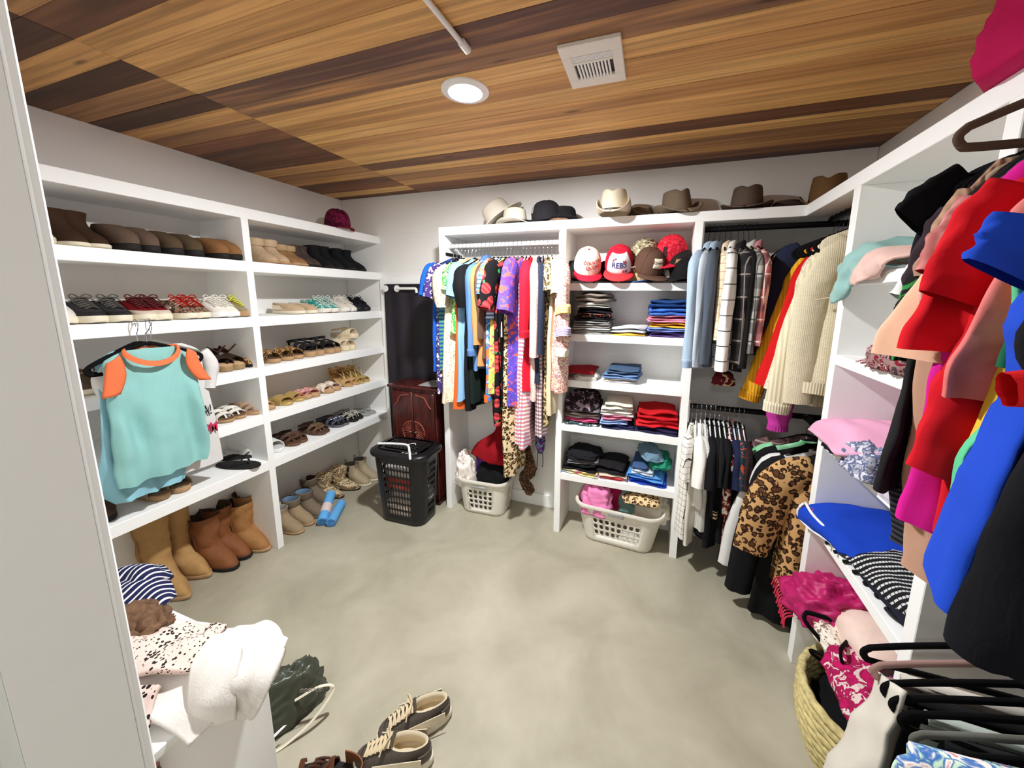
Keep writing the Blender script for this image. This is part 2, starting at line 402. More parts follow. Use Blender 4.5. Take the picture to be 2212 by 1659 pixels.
for a, b in V: put('upright', rel(bbox(a, b, YB, YBW, 0, BZ[0]-.055), t), PAINT, t, 0)
for z in BZ[1:]: put('shelf', rel(bbox(-.575, .155, YB, YBW, z-.046, z), t), PAINT, t, 0)
R1, R3, R3L = (2.385, 1.995), (2.385, 2.03), (2.385, 1.0)
put('clothes_rod', rel(tube([(-1.445, R1[0], R1[1]), (-.618, R1[0], R1[1])], .016, 14), t), WHITEP, t)
for z in (R3[1], R3L[1]): put('clothes_rod', rel(tube([(.198, R3[0], z), (XRW, R3[0], z)], .016, 14), t), BLACKM, t)
for z in (R3[1], R3L[1]): put('rod_bracket', rel(bbox(.198, .206, 2.335, 2.435, z-.09, z+.05), t), PAINT, t, 0)
put('rod_bracket', rel(bbox(-.626, -.618, 2.335, 2.435, 1.93, 2.05), t), PAINT, t, 0)
put('rod_bracket', rel(bbox(-1.445, -1.437, 2.33, 2.55, 1.93, 1.95), t), BLACKM, t, 0)
put('baseboard', rel(bbox(-1.445, -.618, 2.596, YBW, 0, .1), t), PAINT, t, 0)
t = thing('closet_unit', 'white closet unit on the right wall with open shelves', 'shelving', (XRW, 1.45, 0))
put('top_board', rel(bbox(XR, XRW, .30, YB, RZ[0]-.055, RZ[0]), t), PAINT, t, 0)
for a, b in ((1.765, 1.815), (1.10, 1.145)): put('upright', rel(bbox(XR, XRW, a, b, 0, RZ[0]-.055), t), PAINT, t, 0)
for z in RZ[1:]: put('shelf', rel(bbox(XR, XRW, 1.145, 1.765, z-.04, z), t), PAINT, t, 0)
RCX, RCZ = .80, 2.05
for z, y1 in ((RCZ, 2.38), (1.0, 2.38)): put('clothes_rod', rel(tube([(RCX, 1.815, z), (RCX, y1, z)], .016, 14), t), BLACKM, t)
RNX, RNZ, RNL = .75, 2.045, .96
for z in (RNZ, RNL): put('clothes_rod', rel(tube([(RNX, .30, z), (RNX, 1.10, z)], .016, 14), t), BLACKM, t)
# ------------------------------------------------------------------ curtained doorway behind the cabinet
struct('door_1', merge(bbox(-2.255, -2.196, YBW-.02, YBW, 0, 1.80), bbox(-2.196, -1.49, YBW-.02, YBW, 1.742, 1.80)), PAINT)
N_ = NT('black_curtain', .6, .4); N_.bump(N_.noise(60), .2); CURT = N_.col(lin((30, 25, 34)))
t = thing('curtain', 'black curtain hanging in the doorway behind the dark cabinet', 'curtain', (-1.85, 2.575, 1.74))
G = [[(x, .012*math.sin(x*38+.6*math.sin(z*2.2))*(.45+.55*min(1, -z/.5)), z) for x in np.linspace(-.345, .355, 90)] for z in np.linspace(0, -1.735, 24)]
put('panel', sheet(G, .004), CURT, t, 180)
put('rod', tube([(-.19, -.03, -.035), (-.02, -.03, -.035)], .011, 10), WHITEP, t)
for x in (-.2, -.315): put('grommet', move(lathe([(.014, -.004), (.027, -.003), (.027, .003), (.014, .004)], 18), (x, -.024, -.035), (PI/2, 'X')), WHITEP, t)
put('rod_end', tube([(-.02, -.03, -.035), (-.008, -.03, -.04), (-.004, -.03, -.07)], .011, 10), WHITEP, t)
# ------------------------------------------------------------------ shoes (toe toward +x, standing on z = 0)
NS = 28
def fo(c, s, cx, hl, hw, pt=0.):
    sg = math.copysign(abs(s)**.82, s)
    y = hw*sg*(1+.10*c)*(1-.10*max(0, -c)**2)*(1-pt*max(0, c)**2)
    return cx+hl*c, y
def ring(cx, hl, hw, zb, zf, p=1., pt=0.):
    R = []
    for k in range(NS):
        a = 2*PI*k/NS; c, s = math.cos(a), math.sin(a); x, y = fo(c, s, cx, hl, hw, pt)
        R.append((x, y, zb+(zf-zb)*((c+1)/2)**p))
    return R
def smooth_rings(rings, n):
    return [list(r) for r in np.array([catmull([r[k] for r in rings], n) for k in range(NS)]).transpose(1, 0, 2)]
def sole(L, wd, t, pt=0., rise=None, toe=0., inset=.0):
    """sole or foot bed; rise(x) lifts it toward the heel"""
    rise = rise or (lambda x: 0.)
    def rg(k, z, base): 
        out = []
        for x, y, _ in ring(0, L/2*k, wd/2*k, 0, 0, pt=pt):
            up = rise(x)+toe*max(0, x/(L/2)-.55)**2
            out.append((x, y, z+up if not base else up*base+z))
        return out
    return loft([rg(.965, 0, 1.), rg(1., .25*t, 1.), rg(1., .85*t, 1.), rg(.975, t, 1.)], True, True, True)
def upper(L, wd, z0, spec, pt=0., n=14, wob=.0025):
    rs = [ring(0, L/2*.985, wd/2*.985, z0, z0, pt=pt)]+[ring(*s, pt=pt*k) for s, k in spec]
    R = smooth_rings(rs, n)
    if wob:
        R = [[tuple(np.array(p)+wob*min(1, i/4)*np.array([nz(p[0]*16, p[1]*16, p[2]*22+7), nz(p[0]*16+5, p[1]*16, p[2]*22), .6*nz(p[0]*12, p[1]*12+3, p[2]*12)*(i < n-2)])) for p in r] for i, r in enumerate(R)]
    return loft(R)
SNEAK = [((-.002, .132, .050, .052, .034), .8), ((-.012, .117, .049, .070, .050), .6), ((-.036, .088, .042, .084, .076), .3), ((-.056, .068, .033, .090, .094), 0)]
SLIP = [((-.002, .130, .046, .045, .034), .8), ((-.016, .112, .044, .062, .050), .5), ((-.038, .086, .038, .070, .062), .2)]
CLOG = [((-.004, .128, .051, .052, .046), .6), ((-.02, .108, .050, .078, .068), .4), ((-.045, .076, .042, .090, .086), 0)]
ANKLE = [((-.004, .128, .048, .050, .036), .8), ((-.022, .108, .046, .074, .062), .5), ((-.052, .074, .042, .098, .098), 0), ((-.066, .058, .041, .130, .134), 0), ((-.066, .060, .046, .172, .176), 0)]
TALL = [((-.004, .128, .048, .050, .036), .8), ((-.022, .108, .046, .074, .062), .5), ((-.052, .074, .044, .104, .104), 0), ((-.066, .060, .046, .150, .150), 0), ((-.064, .066, .056, .250, .250), 0), ((-.060, .072, .062, .350, .345), 0)]
def boot_rings(h, slack=0):
    s = [(r, k) for r, k in TALL[:3]]
    hs = [.15, .25, .35]
    for z, (hl, hw) in zip((.42, .72, 1.), ((.060, .046), (.066, .054), (.071, .060))): s.append(((-.062, hl, hw, h*z, h*z), 0))
    return s
def lining(spec, z0, lip=.006):
    (cx, hl, hw, zb, zf), _ = spec[-1]
    return loft([ring(cx, hl, hw, zb, zf), ring(cx, hl-.003, hw-.003, zb+.002, zf+.002), ring(cx, hl-lip, hw-lip, zb-.004, zf-.004), ring(cx+.001, (hl-lip)*(1 if zb < .2 else .9), (hw-lip)*(1 if zb < .2 else .86), zb*.75+z0*.25 if zb < .2 else zb*.93, zf*.75+z0*.25 if zb < .2 else zf*.93),
                 ring(cx+.004, hl*(.95 if zb < .2 else .7), hw*(.95 if zb < .2 else .66), z0+.012 if zb < .2 else zb*.8, z0+.012 if zb < .2 else zb*.8)], True, False, True)
def laces(n=6, bow=True, x0=.012, x1=.088, z0=.101, z1=.064, w=.025):
    P = []
    for i in range(n):
        f = i/(n-1); x = x0+(x1-x0)*f; z = z0+(z1-z0)*f+.004; k = w*(1-.15*f)
        P.append(tube([(x-.004, -k, z-.007), (x, 0, z+.003), (x+.006, k, z-.006)], .0042, 6, 7, .6))
        P.append(tube([(x-.004, k, z-.007), (x, 0, z+.002), (x+.006, -k, z-.006)], .0042, 6, 7, .6))
    if bow:
        z = z0+.008
        for s in (-1, 1):
            P.append(tube([(x0-.002, 0, z), (x0+.002, s*.02, z+.014), (x0+.010, s*.036, z+.004), (x0+.008, s*.02, z-.002), (x0-.002, 0, z)], .0026, 6, 14))
            P.append(tube([(x0, 0, z), (x0+.014, s*.022, z-.002), (x0+.022, s*.042, z-.020)], .0026, 6, 10))
    return merge(*P)
def band(xc, wd, hw, h, z0, n=14, th=.004, lean=0., x2=None, dome=1.):
    G = []
    for i in range(6):
        f = i/5-.5; row = []
        for k in range(n+1):
            a = PI*k/n; c, s = math.cos(a), math.sin(a)
            row.append((xc+f*wd+lean*s+(0 if x2 is None else (x2-xc)*c), hw*c*(1-.02*abs(f)), z0+(h-z0)*(max(0, s)**.7)*(1-.25*dome*f)))
        G.append(row)
    return sheet(G, th)
def ankle_strap(xc, r, z, w=.012, th=.003):
    G = [[(xc+r*1.15*math.cos(a), r*.82*math.sin(a), z+dz+.01*math.cos(a)) for a in np.linspace(0, 2*PI, 26)] for dz in np.linspace(-w/2, w/2, 3)]
    return sheet(G, th)
_sm = {}
def smesh(key, fn):
    if key not in _sm: _sm[key] = mesh(key[0], fn(), 60)
    return _sm[key]
def sp(name, key, fn, m, parent):        # shoe part: shares mesh data between alike shoes
    me = smesh((name,)+key, fn)
    o = bpy.data.objects.new(name, me); COL.objects.link(o); o.parent = parent
    if len(me.materials) == 0: me.materials.append(None)
    o.material_slots[0].link = 'OBJECT'; o.material_slots[0].material = m
    return o
def make_shoe(t, kind, c, sc):
    """c: dictionary of materials"""
    L, W_ = .268, .096
    up = c.get('upper'); so = c.get('sole', RUB_B)
    if kind in ('sneaker', 'runner'):
        st = .030 if kind == 'sneaker' else .034
        sp('sole', ('sn',), lambda: sole(L+.012, W_+.010, .030, toe=.012), so, t)
        sp('outsole', ('sn',), lambda: move(sole(L+.006, W_+.004, .008, toe=.012), (0, 0, -.0005)), c.get('out', RUB_B), t)
        u = sp('upper', ('sn',), lambda: upper(L, W_, .026, SNEAK), up, t)
        sp('lining', ('sn',), lambda: lining(SNEAK, .03, .010), c.get('lining', fab('plain', (222, 214, 198))), t)
        sp('laces', ('sn',), lambda: laces(), c.get('lace', fab('plain', (236, 232, 222))), t)
        sp('tongue', ('sn',), lambda: sheet([[(x, y, .064+(.094-.064)*(1-(x+.008)/.074)+.010*(x < .012)+.006*(1-abs(y)/.03)) for y in np.linspace(-.024, .024, 5)] for x in np.linspace(-.006, .066, 8)], .004), c.get('tongue', up), t)
        if 'stripe' in c:
            for s in (-1, 1):
                sp('side_stripe', ('sn', s), lambda s=s: sheet([[(-.108+f*.165, s*(.0530+.0035*f-.006*g), .036+g*(.010+.028*(1-f))+.016*f) for g in np.linspace(0, 1, 4)] for f in np.linspace(0, 1, 12)], .003), c['stripe'], t)
        if 'toe' in c:
            sp('toe_cap', ('sn',), lambda: loft(smooth_rings([ring(.001, L/2*.99, W_/2*1.0, .027, .027), ring(.0, .1335, .0512, .050, .036), ring(-.008, .122, .05, .066, .0475)], 6)), c['toe'], t)
        if 'heel' in c:
            sp('heel_patch', ('sn',), lambda: sheet([[(-.012-.120*math.cos(a), .050*math.sin(a), z) for a in np.linspace(-.8, .8, 9)] for z in (.034, .05, .066)], .004), c['heel'], t)
    elif kind == 'slipon':
        sp('sole', ('sl',), lambda: sole(L+.004, W_, .020, toe=.008), so, t)
        sp('upper', ('sl',), lambda: upper(L, W_*.97, .018, SLIP), up, t)
        sp('lining', ('sl',), lambda: lining(SLIP, .02), c.get('lining', fab('plain', (214, 204, 186))), t)
        if 'side' in c:
            for s in (-1, 1): sp('side_panel', ('sl', s), lambda s=s: sheet([[(-.085+f*.11, s*(.0475-.004*g-.003*f), .026+g*.032*(1-.35*f)) for g in np.linspace(0, 1, 4)] for f in np.linspace(0, 1, 8)], .003), c['side'], t)
    elif kind == 'clog':
        sp('sole', ('cl',), lambda: sole(L, W_, .024, toe=.01), so, t)
        sp('upper', ('cl',), lambda: upper(L, W_*.98, .021, CLOG), up, t)
        sp('lining', ('cl',), lambda: lining(CLOG, .024, .012), c.get('lining', fab('fur', (120, 98, 78), (86, 68, 54))), t)
    elif kind in ('ankle', 'tall', 'mid'):
        h = {'ankle': 0, 'tall': .40, 'mid': .27}[kind]; spec = ANKLE if kind == 'ankle' else boot_rings(h)
        sp('sole', (kind,), lambda: sole(L+.008, W_+.004, .018, c.get('pt', 0), toe=.01), so, t)
        sp('heel_block', (kind,), lambda: move(sole(.085, W_*.80, .016), (-.088, 0, -.0005)), so, t)
        sp('upper', (kind, c.get('pt', 0)), lambda: upper(L, W_, .016, spec, c.get('pt', 0), 30, .004 if kind == 'ankle' else .011), up, t)
        sp('lining', (kind,), lambda: lining(spec, .05 if kind == 'ankle' else .12), c.get('lining', fab('plain', (70, 54, 44))), t)
        if 'tab' in c: sp('pull_tab', (kind,), lambda: merge(*[tube([(-.066+s*.058, .010, .150), (-.066+s*.062, .006, .196), (-.066+s*.060, -.006, .196), (-.066+s*.058, -.010, .150)], .004, 6, 10) for s in (-1, 1)]), c['tab'], t)
        if 'gore' in c:
            for s in (-1, 1): sp('elastic_gore', (kind, s), lambda s=s: sheet([[(-.066+f*.032*(.4+.6*g), s*(.0425+.004*g), .112+g*.054) for g in np.linspace(0, 1, 4)] for f in np.linspace(-.6, .8, 5)], .003), c['gore'], t)
        if 'cuff' in c:
            sp('cuff', (kind,), lambda: loft([ring(-.066, .066, .0475, .128, .130), ring(-.066, .070, .0515, .136, .138), ring(-.066, .070, .0535, .174, .178), ring(-.066, .060, .046, .179, .183)]), c['cuff'], t)
        if 'seam' in c: sp('side_seam', (kind,), lambda: merge(*[tube([(-.05, s*.050, .10), (-.058, s*.055, h*.72), (-.058, s*.062, h-.004)], .003, 6, 10) for s in (-1, 1)]), c['seam'], t)
    elif kind in ('flipflop', 'slide', 'sandal', 'platform', 'wedge', 'strappy'):
        tk = {'flipflop': .016, 'slide': .026, 'sandal': .016, 'platform': .036, 'wedge': .030, 'strappy': .034}[kind]
        rise = (lambda x: .030*min(1, max(0, .5-x/.16))**1.3) if kind == 'wedge' else None
        zr = rise or (lambda x: 0)
        sp('sole', (kind,), lambda: sole(L, W_, tk, rise=rise, toe=.004) if not rise else merge(sole(L, W_, tk, rise=rise), sole(L*.99, W_*.97, .022)), so, t)
        sp('footbed', (kind,), lambda: move(sole(L*.955, W_*.93, .005, rise=rise, toe=.004), (0, 0, tk-.002)), c.get('bed', up), t)
        if kind == 'flipflop':
            sp('thong_strap', (kind,), lambda: merge(*[tube([(.078, 0, tk+.002), (.066, s*.006, tk+.022), (.03, s*.032, tk+.030), (-.018, s*.046, tk+.002)], .0055, 8, 14, .55) for s in (-1, 1)]), up, t)
        elif kind in ('slide', 'platform'):
            sp('strap', (kind,), lambda: band(.052, .082, .050, tk+.050, tk*.6, lean=-.01), up, t)
            if kind == 'platform': sp('ankle_strap', (kind,), lambda: merge(ankle_strap(-.07, .040, tk+.035)), up, t)
        elif kind == 'wedge':
            sp('strap', (kind,), lambda: band(.056, .07, .050, tk+.050, tk*.7, lean=-.006), up, t)
            sp('heel_strap', (kind,), lambda: merge(band(-.07, .02, .046, tk+.075, tk+.02, x2=-.03)), up, t)
            if 'bow' in c:
                sp('bow', (kind,), lambda: merge(*[move(sheet([[(x*.6, s*y, .020+.03*y/.04+.012*math.sin(x*90)) for y in np.linspace(.002, .045, 5)] for x in np.linspace(-.028, .028, 6)], .004), (.025, 0, tk+.045)) for s in (-1, 1)]), c['bow'], t)
        elif kind == 'sandal':
            sp('strap', (kind,), lambda: merge(band(.072, .022, .046, tk+.030, tk*.6), band(.030, .022, .047, tk+.042, tk*.6, x2=.045), tube([(.095, 0, tk), (.08, 0, tk+.022), (.03, 0, tk+.040)], .005, 8, 10, .5)), up, t)
            sp('ankle_strap', (kind,), lambda: ankle_strap(-.075, .042, tk+.030), c.get('ankle', up), t)
            if 'trim' in c: sp('ornament', (kind,), lambda: merge(*[move(lathe([(.0001, .006), (.005, .004), (.007, 0)], 8), (.03+.014*math.cos(i*1.3), .022*math.sin(i*1.3), tk+.038)) for i in range(7)]), c['trim'], t)
        elif kind == 'strappy':
            sp('strap', (kind,), lambda: merge(band(.060, .050, .050, tk+.046, tk*.7, lean=-.004), band(-.002, .024, .049, tk+.062, tk*.7, lean=-.01)), up, t)
            sp('ankle_strap', (kind,), lambda: merge(ankle_strap(-.078, .042, tk+.068, .016), tube([(-.122, 0, tk), (-.126, 0, tk+.065)], .008, 8, 4, .4)), up, t)
            if 'buckle' in c: sp('buckle', (kind,), lambda: merge(bbox(-.020, .016, .026, .054, tk+.040, tk+.046), move(bbox(-.02, .016, -.014, .014, tk+.064, tk+.068), (0, 0, 0))), c['buckle'], t)
    elif kind == 'heel':
        ri = lambda x: .075/(1+math.exp((x+.025)*55))
        sp('sole', ('he',), lambda: sole(.245, .082, .010, .25, rise=ri), so, t)
        sp('heel_block', ('he',), lambda: loft([[(-.094+r*math.cos(a), r*.9*math.sin(a), z) for a in np.linspace(0, 2*PI, 14, endpoint=False)] for z, r in ((0, .020), (.03, .022), (.074, .028))], True, True, True), so, t)
        sp('toe_strap', ('he',), lambda: band(.062, .045, .042, .046, .006, lean=-.008), up, t)
        sp('heel_counter', ('he',), lambda: sheet([[(-.078-.045*math.cos(a), .036*math.sin(a), .080+z*(1-.25*abs(a))) for a in np.linspace(-1.45, 1.45, 11)] for z in np.linspace(0, .055, 4)], .003), up, t)
        sp('ankle_strap', ('he',), lambda: merge(ankle_strap(-.075, .040, .128, .010), tube([(-.03, .036, .12), (.02, .012, .085), (.04, 0, .05)], .004, 6, 8, .5), tube([(-.03, -.036, .12), (.02, -.012, .085), (.04, 0, .05)], .004, 6, 8, .5)), up, t)
SGN = {'sneaker': 'sneaker', 'runner': 'running_shoe', 'slipon': 'slip_on_shoe', 'clog': 'clog', 'ankle': 'ankle_boot', 'tall': 'tall_boot', 'mid': 'cowboy_boot', 'flipflop': 'flip_flop', 'slide': 'slide_sandal', 'sandal': 'sandal', 'platform': 'platform_sandal', 'wedge': 'wedge_sandal', 'strappy': 'strap_sandal', 'heel': 'heeled_sandal'}
SCAT = {'ankle': 'boot', 'tall': 'boot', 'mid': 'boot', 'sneaker': 'sneaker', 'runner': 'sneaker', 'slipon': 'shoe', 'clog': 'shoe'}
def shoe(kind, c, label, loc, rz=0., sc=1., group=None, tilt=0., roll=0., sz=1.):
    t = thing(SGN[kind], label, SCAT.get(kind, 'sandal'), loc, (roll, tilt, rz), group)
    t.scale = (sc, sc, sc*sz); make_shoe(t, kind, c, sc); return t
def row(z, x_toe, entries, where, group):
    """entries: kind, colours, words, [columns of the toes], scale, turn"""
    for e in entries:
        kind, c, words, us = e[:4]; sc = e[4] if len(e) > 4 else 1.; rz = e[5] if len(e) > 5 else 0.; sz = e[6] if len(e) > 6 else 1.
        L = .134*sc
        for i, u in enumerate(us):
            y = y_at(u, x_toe, z+.02); a = math.radians(rz+random.uniform(-4, 4))
            side = '' if len(us) == 1 else (', left of pair', ', right of pair')[i] if len(us) == 2 else (', first', ', second', ', third', ', last')[i]+' from the left'
            shoe(kind, c, words+' '+where+side, (x_toe-L*math.cos(a)-random.uniform(0, .015), y-L*math.sin(a), z+.003), a, sc, group, sz=sz)
P = fab
dkbrown, taupe, oliv, brown, tan = suede((62, 44, 32)), suede((98, 80, 68)), suede((84, 70, 52)), suede((100, 72, 50)), suede((138, 98, 62))
blk = leather((26, 25, 27)); blks = suede((30, 30, 32)); wht = leather((226, 222, 212)); cream = leather((222, 206, 176)); beige = suede((190, 164, 134))
leo = P('leopard', (188, 146, 92), (38, 26, 18), (110, 70, 38), s=2.2); gold = plain('gold_leather', (196, 168, 104), .45, .5, .35); nude = leather((206, 170, 130))
brz = leather((104, 78, 58)); fl = P('blotch', (232, 222, 210), (176, 34, 44), (226, 196, 196), s=3.)
darkred = suede((112, 20, 28)); greyp = P('plain', (120, 118, 116)); silver = plain('silver_buckle', (222, 222, 220), .3, .5, .6)
XT = XL-.012
random.seed(11)
row(LZ[1], XT, [('ankle', dict(upper=dkbrown, sole=RUB_W, lining=P('plain', (40, 30, 24))), 'dark brown high top boot with cream sole', [178, 226], 1.05, 0, .86),
    ('clog', dict(upper=taupe), 'dark taupe low ankle bootie', [297, 339], 1., 4, 1.35), ('clog', dict(upper=oliv), 'dark olive brown slip on', [393, 434], 1.02, 4, 1.3),
    ('clog', dict(upper=tan), 'warm brown suede slip on', [494, 520], 1., 4, 1.3)], 'on top shelf, near bay', 'shoes on the top shelf')
row(LZ[1], XT-.03, [('sneaker', dict(upper=wht, sole=RUB_W), 'white sneaker cut off by the door jamb', [104])], 'on the top shelf', 'shoes on the top shelf')
row(LZ[1], XT, [('ankle', dict(upper=beige, sole=RUB_T, cuff=suede((196, 172, 142))), 'tan ankle boot with folded down cuff', [600, 622], .95, 0, .92), ('ankle', dict(upper=leather((150, 112, 74)), sole=RUB_T, cuff=suede((180, 154, 118))), 'tan leather boot with unbuckled collar', [648, 662], .95, 0, .8),
    ('ankle', dict(upper=suede((76, 62, 56))), 'dark brown ankle boot', [676, 694], .95, 0, .88), ('ankle', dict(upper=blks), 'black suede ankle boot', [722, 742, 768, 792], 1., 0, .96)], 'on top shelf, far bay', 'shoes on the top shelf')
row(LZ[2], XT, [('sneaker', dict(upper=P('plain', (52, 50, 52)), sole=RUB_W, lace=P('plain', (96, 92, 88)), toe=blk, tongue=greyp), 'black sneaker with grey tongue and cream sole', [220, 270]),
    ('sneaker', dict(upper=darkred, sole=RUB_W, toe=leather((206, 190, 172)), lace=P('plain', (92, 44, 44)), heel=wht), 'maroon sneaker with cream sole', [326, 362]),
    ('sneaker', dict(upper=P('leopard', (150, 120, 96), (60, 44, 40), (110, 84, 70), s=2.), sole=RUB_W, lace=P('plain', (176, 40, 26)), tongue=wht, stripe=wht), 'leopard sneaker with white trim and red laces', [421, 449]),
    ('sneaker', dict(upper=wht, sole=WHITEP), 'white leather sneaker', [486, 512]), ('runner', dict(upper=P('plain', (148, 136, 104)), sole=RUB_T, lace=P('plain', (222, 226, 60))), 'olive running shoe with neon yellow laces', [544])],
    'on second shelf', 'sneakers on the second shelf')
row(LZ[2], XT-.02, [('sneaker', dict(upper=wht, sole=RUB_W), 'white sneaker half hidden behind the door jamb', [148])], 'on second shelf', 'sneakers on the second shelf')
row(LZ[2], XT, [('slipon', dict(upper=beige, sole=RUB_W, side=leather((222, 206, 182))), 'beige slip on trainer with cream side panel', [658, 684], 1.02), ('runner', dict(upper=P('blotch', (38, 128, 122), (60, 150, 142), (206, 214, 206), s=2.), sole=wht, out=leather((170, 60, 70)), lace=P('plain', (206, 220, 212)), heel=greyp), 'teal running shoe with white sole', [716, 730]),
    ('runner', dict(upper=P('plain', (222, 214, 202)), sole=wht, out=blk), 'off white running shoe', [754, 768]), ('runner', dict(upper=P('plain', (28, 30, 38)), sole=blk, lace=P('plain', (24, 24, 30))), 'black running shoe with black laces', [782, 799])], 'on second shelf, far bay', 'sneakers on the second shelf')
row(LZ[3], XT-.01, [('clog', dict(upper=P('fur', (112, 94, 76), (70, 56, 46)), sole=RUB_W), 'brown furry slipper behind the teal shirt', [205]), ('slide', dict(upper=suede((52, 40, 34)), sole=RUB_T, bed=brz), 'brown slide with dark strap', [462]), ('wedge', dict(upper=P('plain', (54, 38, 30)), sole=P('crochet', (172, 144, 104), s=2.), bed=nude, bow=P('blotch', (38, 26, 22), (70, 46, 34), s=2.)), 'tan espadrille wedge with dark bow', [498, 527]),
    ('slipon', dict(upper=leo, sole=RUB_B), 'leopard print flat beside the divider', [556], .9)], 'on the third shelf', 'sandals on the third shelf')
row(LZ[3], XT-.02, [('slide', dict(upper=leo, sole=RUB_T, bed=brz), 'leopard print slide', [603, 634, 655], .95), ('strappy', dict(upper=blk, sole=RUB_T, bed=suede((150, 128, 104)), buckle=silver), 'black strap sandal with silver buckle', [681, 700, 722, 736], 1.)], 'on the third shelf', 'sandals on the third shelf')
row(LZ[3], XT-.03, [('platform', dict(upper=cream, sole=cream, bed=cream), 'cream platform sandal', [756, 768], .95)], 'on the third shelf', 'sandals on the third shelf')
y = y_at(748, XL-.15, LZ[3]); shoe('platform', dict(upper=cream, sole=cream, bed=cream), 'cream platform sandal lying on top of the cream pair', (XL-.19, y+.03, LZ[3]+.09), .15, .95, 'sandals on the third shelf')
row(LZ[4], XT-.01, [('sandal', dict(upper=wht, sole=RUB_T, bed=brz), 'brown sandal with white strap', [503, 530], 1.), ('sandal', dict(upper=leather((166, 134, 108)), sole=RUB_T, bed=leather((160, 128, 104))), 'light tan flat sandal beside the divider', [561], 1.)], 'on the fourth shelf', 'sandals on the fourth shelf')
row(LZ[4], XT-.012, [('sandal', dict(upper=nude, sole=RUB_T, bed=nude), 'tan sandal just right of the divider', [594], .95), ('slide', dict(upper=gold, sole=gold, bed=gold), 'flat gold slide', [630, 659], .95, 0, .7), ('slide', dict(upper=fl, sole=RUB_T, bed=nude), 'flat sandal with red floral strap', [674, 691], .92, 0, .75), ('slide', dict(upper=P('tweed', (236, 226, 214), (180, 150, 130), (236, 226, 214), s=.5), sole=RUB_T, bed=nude), 'white lattice slide', [720, 737], .95, 0, .75),
    ('heel', dict(upper=leather((196, 158, 108)), sole=leather((188, 150, 100))), 'tan block heel sandal', [766, 781], 1.), ('heel', dict(upper=gold, sole=gold), 'gold strappy block heel sandal', [790, 802], .95)], 'on the fourth shelf', 'sandals on the fourth shelf')
row(LZ[5], XT-.03, [('clog', dict(upper=P('fur', (92, 72, 58), (62, 48, 40)), sole=RUB_B), 'dark fuzzy slipper on the left end', [238], 1.), ], 'of the fifth shelf', 'shoes on the fifth shelf')
row(LZ[5], XT-.02, [('slide', dict(upper=P('fur', (172, 152, 128), (140, 120, 98)), sole=RUB_T, bed=P('fur', (150, 132, 110), (120, 102, 84))), 'beige fuzzy slide under the hanging teal shirt', [362, 404], 1.05)], 'on the fifth shelf', 'shoes on the fifth shelf')
for i, (x, u, rz) in enumerate(((XL-.10, 515, -52), (XL-.20, 535, -18))):
    y = y_at(u, x, LZ[5]); shoe('flipflop', dict(upper=blk, sole=RUB_B, bed=plain('black_foam', (22, 21, 22), .9)), 'black flip flop on the fifth shelf, %s one' % ('front', 'rear')[i], (x, y, LZ[5]), math.radians(rz+70), 1.0, 'shoes on the fifth shelf')
row(LZ[5], XT-.10, [('slide', dict(upper=leather((226, 224, 222)), sole=WHITEP, bed=leather((206, 204, 202))), 'white cushioned slide', [572], 1., 12)], 'left of the divider on the fifth shelf', 'shoes on the fifth shelf')
row(LZ[5], XT-.03, [('slide', dict(upper=leather((226, 224, 222)), sole=WHITEP, bed=leather((206, 204, 202))), 'white cushioned slide just right of the divider', [610], 1., 4)], 'on the fifth shelf', 'shoes on the fifth shelf')
row(LZ[5], XT-.03, [('sandal', dict(upper=leather((82, 56, 42)), sole=leather((112, 76, 54)), bed=leather((88, 60, 46))), 'brown leather thong sandal', [646, 662], 1.), ('sandal', dict(upper=brz, sole=leather((90, 62, 50)), bed=leather((84, 64, 54)), trim=plain('bronze_stud', (130, 104, 80), .4, .5, .6)), 'bronze studded thong sandal', [703, 712], 1.),
    ('sandal', dict(upper=P('blotch', (34, 34, 48), (90, 92, 104), s=3.), sole=plain('grey_sole', (96, 98, 104)), bed=blk, trim=silver), 'black beaded sandal', [744, 754], 1.), ('sandal', dict(upper=P('blotch', (30, 30, 32), (190, 184, 172), s=3.), sole=RUB_B, bed=blk), 'black and white strap sandal', [772, 785], 1.), ('flipflop', dict(upper=plain('silver_strap', (150, 152, 152), .4, .5, .4), sole=plain('grey_sole', (150, 150, 148)), bed=plain('grey_sole2', (160, 160, 158))), 'silver grey flip flop', [802, 812], .95)], 'on the fifth shelf', 'shoes on the fifth shelf')
# boots on the floor under the shoe shelving
def floor_shoe(kind, c, label, u, v, rz, sc=1., sz=1., z=.002):
    p = oz(.012, u, v); a = math.radians(rz); L = .136*sc
    return shoe(kind, c, label, (p[0]-L*math.cos(a), p[1]-L*math.sin(a), z), a, sc, 'boots on the floor', sz=sz)
tb = suede((178, 140, 92)); cb = leather((128, 78, 44), .7); cb2 = leather((158, 112, 66), .7)
floor_shoe('tall', dict(upper=tb, sole=RUB_T, pt=.55, seam=suede((160, 124, 80))), 'tall tan suede boot, front one of the pair by the bench', 410, 1290, 2, 1.26, .98)
floor_shoe('tall', dict(upper=tb, sole=RUB_T, pt=.55, seam=suede((160, 124, 80))), 'tall tan suede boot, rear one of the pair', 456, 1243, 5, 1.26, .98)
floor_shoe('mid', dict(upper=cb, sole=RUB_B, pt=.2, seam=leather((96, 58, 34))), 'reddish brown cowboy boot, nearer one of the pair', 513, 1226, 4, 1.2, .98)
floor_shoe('mid', dict(upper=cb, sole=RUB_B, pt=.2, seam=leather((96, 58, 34))), 'reddish brown cowboy boot, farther one of the pair', 541, 1202, 6, 1.2, 1.0)
